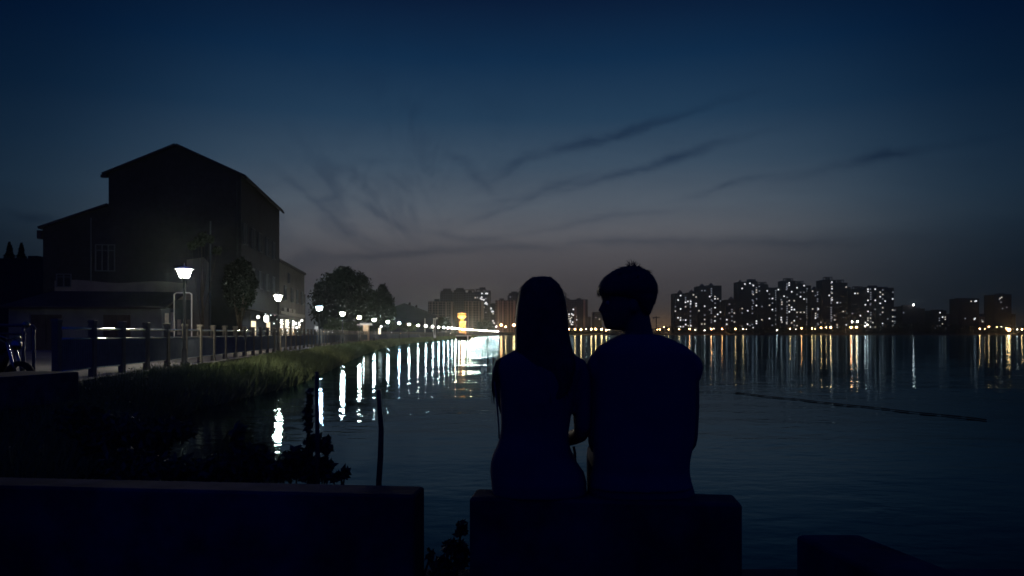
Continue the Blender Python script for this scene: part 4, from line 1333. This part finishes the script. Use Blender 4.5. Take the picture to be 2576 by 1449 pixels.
# ------------------------------------------------------------ the seated couple
DP = 3.1
kz = .4409 * DP / F
PX = lambda zx: (1150 + zx * .4409 - CX) * DP / F
PZ = lambda zy: CZ - (638.9 + zy * .4409 - HY) * DP / F
skin = mat('skin', (.17, .11, .085), .55, var=.08, scale=6)
hairm = mat('dark_hair', (.055, .05, .052), .5, var=.2, scale=30)
shirtm = mat('dark_tshirt', (.10, .10, .13), .9, var=.12, scale=8)
dressm = mat('dark_dress', (.10, .09, .12), .9, var=.12, scale=8)
trousm = mat('dark_trousers', (.08, .085, .11), .9, var=.12, scale=8)
shoem = mat('shoe', (.06, .06, .06), .6, var=.1)


def solid(pieces, name, m, parent, voxel=.007, smooth=3):
    """one continuous surface grown over the given closed pieces"""
    me = pieces.mesh(name)
    me.transform(mw(parent).inverted())
    o = bpy.data.objects.new(name, me)
    COL.objects.link(o)
    o.parent = parent
    rm = o.modifiers.new('remesh', 'REMESH'); rm.mode = 'VOXEL'; rm.voxel_size = voxel
    sm = o.modifiers.new('smooth', 'SMOOTH'); sm.iterations = smooth; sm.factor = .5
    bpy.context.view_layer.update()
    dg = bpy.context.evaluated_depsgraph_get()
    nm = bpy.data.meshes.new_from_object(o.evaluated_get(dg))
    o.modifiers.clear()
    o.data = nm
    nm.name = name
    nm.materials.clear(); nm.materials.append(m)
    nm.polygons.foreach_set('use_smooth', [True] * len(nm.polygons))
    return o


def ering(l, r, zy, yc, hy, n=28, p=2.3):
    """horizontal ring between columns l and r (figure scale)"""
    cx, hx, z = (PX(l) + PX(r)) / 2, (PX(r) - PX(l)) / 2, PZ(zy)
    out = []
    for k in range(n):
        a = 2 * math.pi * k / n
        c, s_ = math.cos(a), math.sin(a)
        out.append((cx + hx * math.copysign(abs(c) ** (2 / p), c), yc + hy * math.copysign(abs(s_) ** (2 / p), s_), z))
    return out


def loft(m, rows, n=28, p=2.3):
    """rows (top to bottom): left, right, row, depth centre, half depth; rings resampled smoothly"""
    rows = sorted(rows, key=lambda r: -r[2])
    zs = [r[2] for r in rows]
    out = []
    full = np.linspace(zs[0], zs[-1], max(len(rows) * 3, 12))
    for z in full:
        vals = [float(np.interp(-z, [-q for q in zs], [r[i] for r in rows])) for i in (0, 1, 3, 4)]
        out.append(ering(vals[0], vals[1], z, vals[2], vals[3], n, p))
    return m.rings(out)


def chain(m, pts, rad, n=12, sub=4):
    """limb along joints, Catmull-smoothed and tapering"""
    pts = [Vector(p) for p in pts]
    P_, R_ = [], []
    for i in range(len(pts) - 1):
        for j in range(sub):
            t_ = j / sub
            P_.append(pts[i].lerp(pts[i + 1], t_)); R_.append(rad[i] + (rad[i + 1] - rad[i]) * t_)
    P_.append(pts[-1]); R_.append(rad[-1])
    Q = [P_[0]] + [(P_[i - 1] + P_[i] * 2 + P_[i + 1]) / 4 for i in range(1, len(P_) - 1)] + [P_[-1]]
    m.tube(Q, R_, n)
    m.ball(Q[0], R_[0] * .98, 12); m.ball(Q[-1], R_[-1] * .98, 12)
    return m


def hand(m, wrist, direc, side, up, s=1.0, curl=.5):
    """palm, four bent fingers of unequal length and a thumb leaving the side of the palm"""
    w, f, sd, u = Vector(wrist), Vector(direc).normalized(), Vector(side).normalized(), Vector(up).normalized()
    rr = []
    for t_, hw, ht in ((-.01, .024, .019), (.02, .032, .016), (.055, .041, .015), (.088, .040, .012), (.096, .036, .009)):
        c = w + f * t_ * s
        rr.append([c + sd * (hw * s * math.cos(a)) + u * (ht * s * math.sin(a)) for a in [2 * math.pi * k / 14 for k in range(14)]])
    m.rings(rr)
    for i, (off, L) in enumerate(((-.030, .068), (-.010, .078), (.010, .072), (.029, .056))):
        b_ = w + f * .088 * s + sd * off * s
        p1 = b_ + (f * .45 * L - u * .10 * L * curl * 2) * s
        p2 = p1 + (f * .30 * L - u * .28 * L * curl * 2) * s
        p3 = p2 + (f * .12 * L - u * .30 * L * curl * 2) * s
        m.tube([b_ - f * .015 * s, b_, p1, p2, p3], [.0088 * s, .0092 * s, .0086 * s, .0078 * s, .0060 * s], 9)
    b_ = w + f * .025 * s - sd * .030 * s
    m.tube([b_, b_ + (f * .028 - sd * .022 - u * .006) * s, b_ + (f * .056 - sd * .030 - u * .016) * s, b_ + (f * .075 - sd * .028 - u * .026) * s],
           [.013 * s, .011 * s, .0095 * s, .007 * s], 9)
    return m


HEADT = [  # row, face front without nose, true profile, back, half width
    (84, 960, 960, 1040, .022), (95, 925, 925, 1075, .046), (130, 862, 862, 1110, .066), (180, 828, 828, 1122, .075), (235, 818, 815, 1122, .077), (255, 828, 822, 1118, .077), (268, 834, 826, 1114, .077),
    (285, 835, 818, 1108, .076), (305, 836, 808, 1100, .075), (318, 838, 799, 1095, .073), (328, 838, 802, 1092, .072), (338, 840, 817, 1090, .070), (349, 838, 820, 1085, .067), (356, 838, 820, 1082, .065), (364, 838, 828, 1078, .063),
    (373, 840, 822, 1070, .060), (386, 842, 834, 1060, .056), (400, 846, 835, 1040, .050), (414, 852, 838, 1010, .043), (427, 866, 850, 980, .034), (434, 890, 880, 955, .018)]


def head(m, org, fwd, sidev, sc=1.0, n=44):
    """org: point at column 980, row 280 of the profile; fwd: the way the face looks"""
    f, sd = Vector(fwd), Vector(sidev)
    rr = []
    for zy, b_, pr, bk, hw in sorted(HEADT, key=lambda r: -r[0]):
        F_, B_ = -(b_ - 980) * kz, -(bk - 980) * kz
        bump = -(pr - b_) * kz
        ring = []
        for k in range(n):
            a = 2 * math.pi * k / n
            aa = a if a <= math.pi else a - 2 * math.pi
            wf = .15 if zy < 345 else .34
            q = (F_ + B_) / 2 + (F_ - B_) / 2 * math.cos(a) + bump * math.exp(-(aa / wf) ** 2)
            if 255 <= zy <= 290: q -= .006 * math.exp(-((abs(aa) - .42) / .16) ** 2)
            ring.append(Vector(org) + f * q * sc + sd * (hw * math.copysign(abs(math.sin(a)) ** .9, math.sin(a))) * sc + Vector((0, 0, -(zy - 280) * kz * sc)))
        rr.append(ring)
    m.rings(rr)
    for s in (-1, 1):   # ears
        c = Vector(org) + f * (-.005) * sc + sd * s * .077 * sc + Vector((0, 0, -.012 * sc))
        k = len(m.v)
        m.ball((0, 0, 0), 1, 10)
        for i in range(k, len(m.v)):
            x, y, z = m.v[i]
            m.v[i] = tuple(c + f * x * .018 * sc + sd * y * .009 * sc + Vector((0, 0, z * .031 * sc)))
    return m


def eyes(org, fwd, sidev, parent, sc=1.0):
    f, sd = Vector(fwd), Vector(sidev)
    for s in (-1, 1):
        c = Vector(org) + f * (.092 * sc) + sd * s * .031 * sc + Vector((0, 0, -.002))
        MB().ball(c, .0115 * sc, 12).build('eye', mat('eye_white', (.2, .2, .2), .2, var=.05), parent, True)


def strands(m, pts, dirs, L, w, rg):
    """fine tapering hairs"""
    for p, d_ in zip(pts, dirs):
        p, d_ = Vector(p), Vector(d_).normalized()
        l = L * rg.uniform(.5, 1.3)
        s_ = d_.cross(Vector(rg.normal(size=3))).normalized() * w
        bend = Vector(rg.normal(size=3)) * l * .14
        a, b_, c = p - d_ * l * .2, p + d_ * l * .45 + bend * .5, p + d_ * l + bend
        m.add([a - s_, a + s_, b_ + s_ * .7, b_ - s_ * .7, c], [(0, 1, 2, 3), (3, 2, 4)])


# ---- man, face turned left towards the woman
man = thing('person', 'seated man in a short-sleeved T-shirt turning his face left towards the woman', 'person', (PX(1050), DP, SEAT), 0, 'couple seated on the parapet')
YM = 3.08
bm_ = MB()
horg = Vector((PX(980), YM + .01, PZ(280)))
head(bm_, horg, (-1, 0, 0), (0, 1, 0))
chain(bm_, [(PX(1012), YM + .005, PZ(330)), (PX(1020), YM, PZ(400)), (PX(1030), YM, PZ(470)), (PX(1040), YM, PZ(560))], [.056, .059, .062, .075], 16)
loft(bm_, [(930, 1130, 462, YM, .062), (860, 1215, 500, YM, .078), (835, 1262, 540, YM, .085), (812, 1300, 600, YM, .1), (805, 1315, 700, YM, .105), (800, 1315, 900, YM, .105), (800, 1310, 1080, YM, .10), (795, 1310, 1200, YM + .01, .105), (775, 1330, 1310, YM + .02, .115), (800, 1320, 1366, YM + .02, .10)])
for s, sh, el, wr in ((1, (1308, 642), (1314, 1085), (1190, 1200)), (-1, (822, 642), (802, 1080), (900, 1200))):
    S_, E_, W_ = Vector((PX(sh[0]), YM, PZ(sh[1]))), Vector((PX(el[0]), YM + .02, PZ(el[1]))), Vector((PX(wr[0]), YM + .26, PZ(wr[1])))
    chain(bm_, [S_, S_.lerp(E_, .5) + Vector((.004 * s, 0, 0)), E_, E_.lerp(W_, .35), W_], [.048, .046, .042, .042, .028], 14)
    hand(bm_, W_, (-.45 * s, .85, -.28), (s, .5, .05), (0, .3, 1), 1.0, .45)
for hx, kx in ((1175, 1200), (930, 905)):
    hip, knee, ank = Vector((PX(hx), YM + .03, .535)), Vector((PX(kx), YM + .47, .53)), Vector((PX(kx), YM + .52, .09))
    chain(bm_, [hip, hip.lerp(knee, .5), knee, knee.lerp(ank, .3), ank], [.088, .078, .058, .056, .036], 14)
    chain(bm_, [ank + Vector((0, -.03, -.04)), ank + Vector((0, .07, -.06)), ank + Vector((0, .17, -.075))], [.036, .036, .024], 12)
solid(bm_, 'body', skin, man, .0058, 2)
eyes(horg, (-1, 0, 0), (0, 1, 0), man)
sm_ = MB()
loft(sm_, [(925, 1135, 458, YM, .066), (895, 1185, 474, YM, .078), (850, 1240, 497, YM, .092), (800, 1300, 526, YM, .105), (775, 1345, 565, YM, .115), (772, 1352, 620, YM, .122), (776, 1350, 760, YM, .128), (774, 1350, 900, YM, .128), (768, 1345, 1040, YM, .126), (770, 1330, 1120, YM, .126), (774, 1319, 1170, YM, .128), (768, 1319, 1230, YM + .01, .132), (752, 1330, 1290, YM + .015, .14), (745, 1342, 1325, YM + .015, .14)])
for s, pts in ((1, [(1262, 602), (1314, 622), (1329, 650), (1321, 690)]), (-1, [(862, 602), (812, 620), (801, 645), (808, 680)])):
    chain(sm_, [(PX(x), YM, PZ(y)) for x, y in pts], [.046, .051, .050, .048], 16)
solid(sm_, 't_shirt', shirtm, man, .008, 3)
tm = MB()
loft(tm, [(760, 1326, 1285, YM + .02, .135), (744, 1345, 1325, YM + .03, .145), (742, 1362, 1372, YM + .04, .15), (760, 1350, 1392, YM + .04, .13)])
for hx, kx in ((1185, 1205), (925, 900)):
    hip, knee, ank = Vector((PX(hx), YM + .03, .54)), Vector((PX(kx), YM + .47, .535)), Vector((PX(kx), YM + .52, .13))
    chain(tm, [hip, hip.lerp(knee, .5), knee, knee.lerp(ank, .3), ank], [.102, .092, .075, .072, .058], 16)
solid(tm, 'trousers', trousm, man, .009, 3)
for kx in (1200, 905):
    a_ = Vector((PX(kx), YM + .52, .05))
    mm = MB()
    chain(mm, [a_ + Vector((0, -.04, -.01)), a_ + Vector((0, .06, -.025)), a_ + Vector((0, .18, -.035))], [.044, .045, .034], 14)
    solid(mm, 'shoe', shoem, man, .008, 2)
# hair
HR = [(70, 968, 1012), (76, 940, 1040), (88, 908, 1064), (105, 876, 1092), (130, 840, 1117), (160, 815, 1134), (190, 801, 1141), (215, 798, 1141), (232, 803, 1139), (240, 826, 1138), (258, 905, 1133), (285, 955, 1122), (305, 990, 1112), (330, 1030, 1102), (345, 1055, 1094)]
hm_ = MB()
rg = np.random.default_rng(91)
rr = []
hd = lambda zy: .095 * math.sqrt(max(.02, 1 - ((zy - 215) / 150) ** 2)) if zy < 215 else .095 - .03 * max(0, (zy - 215)) / 130
for zy, l, r in sorted(HR, key=lambda q: -q[0]): rr.append(ering(l, r, zy, YM + .01, hd(zy), 36, 2.1))
hm_.rings(rr)
hair = solid(hm_, 'hair', hairm, man, .006, 2)
hs = MB()
pts, dirs = [], []
crown = Vector((PX(1005), YM + .01, PZ(90)))
for i in range(1500):
    zy = rg.uniform(72, 340); l = np.interp(zy, [q[0] for q in HR], [q[1] for q in HR]); r = np.interp(zy, [q[0] for q in HR], [q[2] for q in HR])
    a = rg.uniform(0, 2 * math.pi)
    cx, hx = (PX(l) + PX(r)) / 2, (PX(r) - PX(l)) / 2
    p = Vector((cx + hx * math.cos(a) * .985, YM + .01 + hd(zy) * math.sin(a) * .985, PZ(zy)))
    d_ = (p - crown).normalized(); d_.z -= .35
    nrm = (p - Vector((PX(970), YM + .01, PZ(215)))).normalized()
    d_ -= nrm * d_.dot(nrm)
    pts.append(p); dirs.append(d_.normalized() + nrm * .10)
strands(hs, pts, dirs, .020, .0009, rg)
for (x0, y0, x1, y1, x2, y2) in ((985, 80, 978, 55, 962, 38), (992, 78, 990, 50, 985, 30), (1000, 78, 1006, 55, 1018, 42), (1008, 80, 1016, 60, 1032, 48), (1000, 80, 998, 60, 1008, 30), (1012, 82, 1030, 70, 1038, 60),
                                 (978, 80, 968, 66, 950, 62), (1040, 95, 1066, 90, 1092, 97), (1050, 102, 1080, 94, 1108, 104), (1062, 108, 1090, 100, 1112, 112), (1070, 115, 1096, 112, 1118, 122), (1030, 90, 1052, 84, 1072, 86),
                                 (995, 78, 985, 60, 990, 46), (1004, 78, 1012, 64, 1010, 52), (1080, 125, 1100, 120, 1112, 124)):
    for j in range(2):
        o_ = rg.normal(0, 3, 6); yy = YM + .01 + rg.normal() * .012
        hs.tube([(PX(x0), yy, PZ(y0 + 8)), (PX(x0), yy, PZ(y0)), (PX(x1 + o_[0]), yy, PZ(y1 + o_[1])), (PX(x2 + o_[2]), yy, PZ(y2 + o_[3]))], [.0026, .0024, .0015, .0004], 5)
for i in range(16):       # fringe ends over the forehead
    x = rg.uniform(800, 845); yy = YM + .01 + rg.uniform(-.06, .06)
    hs.tube([(PX(x), yy, PZ(205)), (PX(x + 3), yy, PZ(228)), (PX(x + 10 + rg.normal() * 4), yy, PZ(rg.uniform(236, 254)))], [.004, .003, .0005], 5)
hs.build('loose_strands', hairm, hair)

# ---- woman, seen from behind, long hair
wom = thing('person', 'seated woman with long straight hair down her back, seen from behind', 'person', (PX(450), DP, SEAT), 0, 'couple seated on the parapet')
YW = 3.08
bw = MB()
worg = Vector((PX(482), YW + .015, PZ(335)))
head(bw, worg, (0, 1, 0), (-1, 0, 0), .90)
chain(bw, [(PX(480), YW, PZ(370)), (PX(478), YW - .005, PZ(450)), (PX(476), YW - .005, PZ(560))], [.050, .050, .060], 16)
loft(bw, [(400, 560, 515, YW, .055), (345, 630, 560, YW, .07), (290, 665, 615, YW, .085), (262, 690, 700, YW, .1), (262, 668, 820, YW, .1), (265, 640, 930, YW, .09), (258, 634, 1010, YW, .088), (240, 640, 1090, YW, .095), (212, 680, 1190, YW + .02, .12), (206, 715, 1280, YW + .03, .13), (225, 705, 1366, YW + .03, .11)])
for s, sh, el, wr in ((1, (694, 655), (715, 1025), (610, 1120)), (-1, (264, 660), (262, 830), (330, 1090))):
    S_, E_, W_ = Vector((PX(sh[0]), YW, PZ(sh[1]))), Vector((PX(el[0]), YW + (.02 if s > 0 else .14), PZ(el[1]))), Vector((PX(wr[0]), YW + .24, PZ(wr[1])))
    chain(bw, [S_, S_.lerp(E_, .5), E_, E_.lerp(W_, .4), W_], [.040, .037, .034, .033, .023], 14)
    hand(bw, W_, (-.4 * s, .8, -.42), (s, .5, .05), (0, .4, 1), .9, .45)
for hx, kx in ((555, 560), (365, 345)):
    hip, knee, ank = Vector((PX(hx), YW + .04, .53)), Vector((PX(kx), YW + .45, .53)), Vector((PX(kx), YW + .49, .11))
    chain(bw, [hip, hip.lerp(knee, .5), knee, knee.lerp(ank, .3), ank], [.085, .074, .052, .050, .031], 14)
    chain(bw, [ank + Vector((0, -.025, -.035)), ank + Vector((0, .06, -.055)), ank + Vector((0, .15, -.07))], [.032, .032, .021], 12)
solid(bw, 'body', skin, wom, .0058, 2)
eyes(worg, (0, 1, 0), (-1, 0, 0), wom, .90)
dw = MB()
loft(dw, [(390, 575, 518, YW, .064), (345, 625, 540, YW, .075), (290, 660, 565, YW, .088), (238, 702, 603, YW, .098), (226, 722, 650, YW, .106), (238, 690, 740, YW, .112), (246, 668, 830, YW, .11), (250, 648, 920, YW, .1), (250, 636, 1000, YW, .097), (241, 633, 1045, YW, .1), (228, 640, 1090, YW, .106), (203, 652, 1140, YW + .01, .12), (190, 690, 1195, YW + .02, .132), (188, 725, 1245, YW + .03, .142), (193, 740, 1300, YW + .03, .145), (200, 742, 1372, YW + .03, .135)])
chain(dw, [(PX(684), YW, PZ(642)), (PX(708), YW, PZ(690)), (PX(715), YW, PZ(780)), (PX(718), YW, PZ(905)), (PX(717), YW + .01, PZ(985))], [.041, .042, .040, .037, .036], 16)
chain(dw, [(PX(280), YW, PZ(632)), (PX(256), YW, PZ(670)), (PX(252), YW + .04, PZ(740)), (PX(262), YW + .10, PZ(800)), (PX(268), YW + .13, PZ(830))], [.041, .043, .042, .04, .038], 16)
for hx, kx in ((560, 562), (360, 342)):
    hip, knee = Vector((PX(hx), YW + .04, .535)), Vector((PX(kx), YW + .44, .535))
    chain(dw, [hip, hip.lerp(knee, .5), knee, knee + Vector((0, .05, -.22))], [.098, .088, .072, .075], 16)
solid(dw, 'dress', dressm, wom, .008, 3)
for kx in (560, 345):
    a_ = Vector((PX(kx), YW + .49, .065))
    mm = MB()
    chain(mm, [a_ + Vector((0, -.035, -.01)), a_ + Vector((0, .05, -.025)), a_ + Vector((0, .155, -.035))], [.038, .039, .029], 14)
    solid(mm, 'shoe', shoem, wom, .008, 2)
st_ = MB().tube([(PX(214), YW - .06, PZ(720)), (PX(226), YW - .07, PZ(800)), (PX(234), YW - .06, PZ(900)), (PX(240), YW - .05, PZ(985)), (PX(241), YW - .05, PZ(1040))], [.003, .0035, .0035, .003, .003], 6)
st_.build('bag_strap', trousm, wom, True)
MB().tube([(PX(676), YW + .12, PZ(1120)), (PX(684), YW + .12, PZ(1160)), (PX(686), YW + .12, PZ(1215))], [.006, .006, .005], 6).build('dress_tie', trousm, wom, True)
WR = [(129, 470, 505), (132, 448, 522), (137, 428, 538), (146, 408, 552), (160, 392, 568), (185, 370, 588), (215, 355, 603), (260, 343, 616), (310, 336, 624), (360, 332, 629), (420, 330, 632), (480, 331, 640), (530, 335, 650), (570, 345, 662), (610, 352, 668), (660, 368, 660), (720, 385, 645), (780, 400, 625), (830, 430, 590)]
hw_ = MB()
rr = []


def hyw(zy):
    if zy < 330: return YW + .005, .100 * math.sqrt(max(.012, 1 - ((zy - 330) / 203) ** 2))
    if zy < 520: return YW + .005 - .03 * (zy - 330) / 190, .100 - .025 * (zy - 330) / 190
    return YW - .025 - .05 * min(1, (zy - 520) / 120), max(.03, .075 - .045 * min(1, (zy - 520) / 120))


for zy, l, r in sorted(WR, key=lambda q: -q[0]):
    yc, hy = hyw(zy)
    rr.append(ering(l, r, zy, yc, hy, 40, 2.15))
hw_.rings(rr)
# a shallow parting on the crown
for i, p in enumerate(hw_.v):
    pass
hair = solid(hw_, 'hair', hairm, wom, .006, 2)
hs = MB()
pts, dirs = [], []
for i in range(1700):
    zy = rg.uniform(134, 820); l = np.interp(zy, [q[0] for q in WR], [q[1] for q in WR]); r = np.interp(zy, [q[0] for q in WR], [q[2] for q in WR])
    a = rg.uniform(math.pi * .9, math.pi * 2.1)
    yc, hy = hyw(zy)
    cx, hx = (PX(l) + PX(r)) / 2, (PX(r) - PX(l)) / 2
    pts.append(Vector((cx + hx * math.cos(a) * .985, yc + hy * math.sin(a) * .985, PZ(zy))))
    out = .9 if zy < 230 else .16
    dirs.append(Vector((math.cos(a) * out, math.sin(a) * out, -1)))
strands(hs, pts, dirs, .030, .0008, rg)
for s, x0 in ((-1, 470), (1, 500)):     # fly-away hairs either side of the parting
    for i in range(26):
        x = x0 + s * rg.uniform(0, 30)
        hs.tube([(PX(x), YW - .01, PZ(146)), (PX(x + s * 3), YW - .01, PZ(136 + rg.uniform(-2, 3))), (PX(x + s * 14), YW - .01, PZ(138 + rg.uniform(-5, 4)))], [.0012, .001, .0003], 4)
for i in range(60):                     # fuzzy lock over her left shoulder
    y0 = rg.uniform(590, 700)
    x = np.interp(y0, [560, 610, 680, 760], [262, 212, 200, 196]) + rg.uniform(-2, 10)
    hs.tube([(PX(x + 12), YW - .03, PZ(y0)), (PX(x), YW - .04, PZ(y0 + 60)), (PX(x + rg.uniform(-4, 22)), YW - .04, PZ(y0 + rg.uniform(110, 170)))], [.002, .0016, .0004], 4)
hs.build('loose_strands', hairm, hair)

# ------------------------------------------------------------ dusk haze over the lake
hz = bpy.data.materials.new('haze_air')
hz.use_nodes = True
t = hz.node_tree
t.nodes.clear()
pv = t.nodes.new('ShaderNodeVolumePrincipled')
pv.inputs['Color'].default_value = (.72, .9, .95, 1)
pv.inputs['Density'].default_value = .00024
pv.inputs['Anisotropy'].default_value = .93
ho = t.nodes.new('ShaderNodeOutputMaterial')
t.links.new(pv.outputs[0], ho.inputs['Volume'])
hb = MB().box(-2600, 3100, -70, 3600, -3.6, 125).build('haze', hz)
tag(hb, 'thin dusk haze over the lake that pales the far towers', 'haze', kind='stuff')
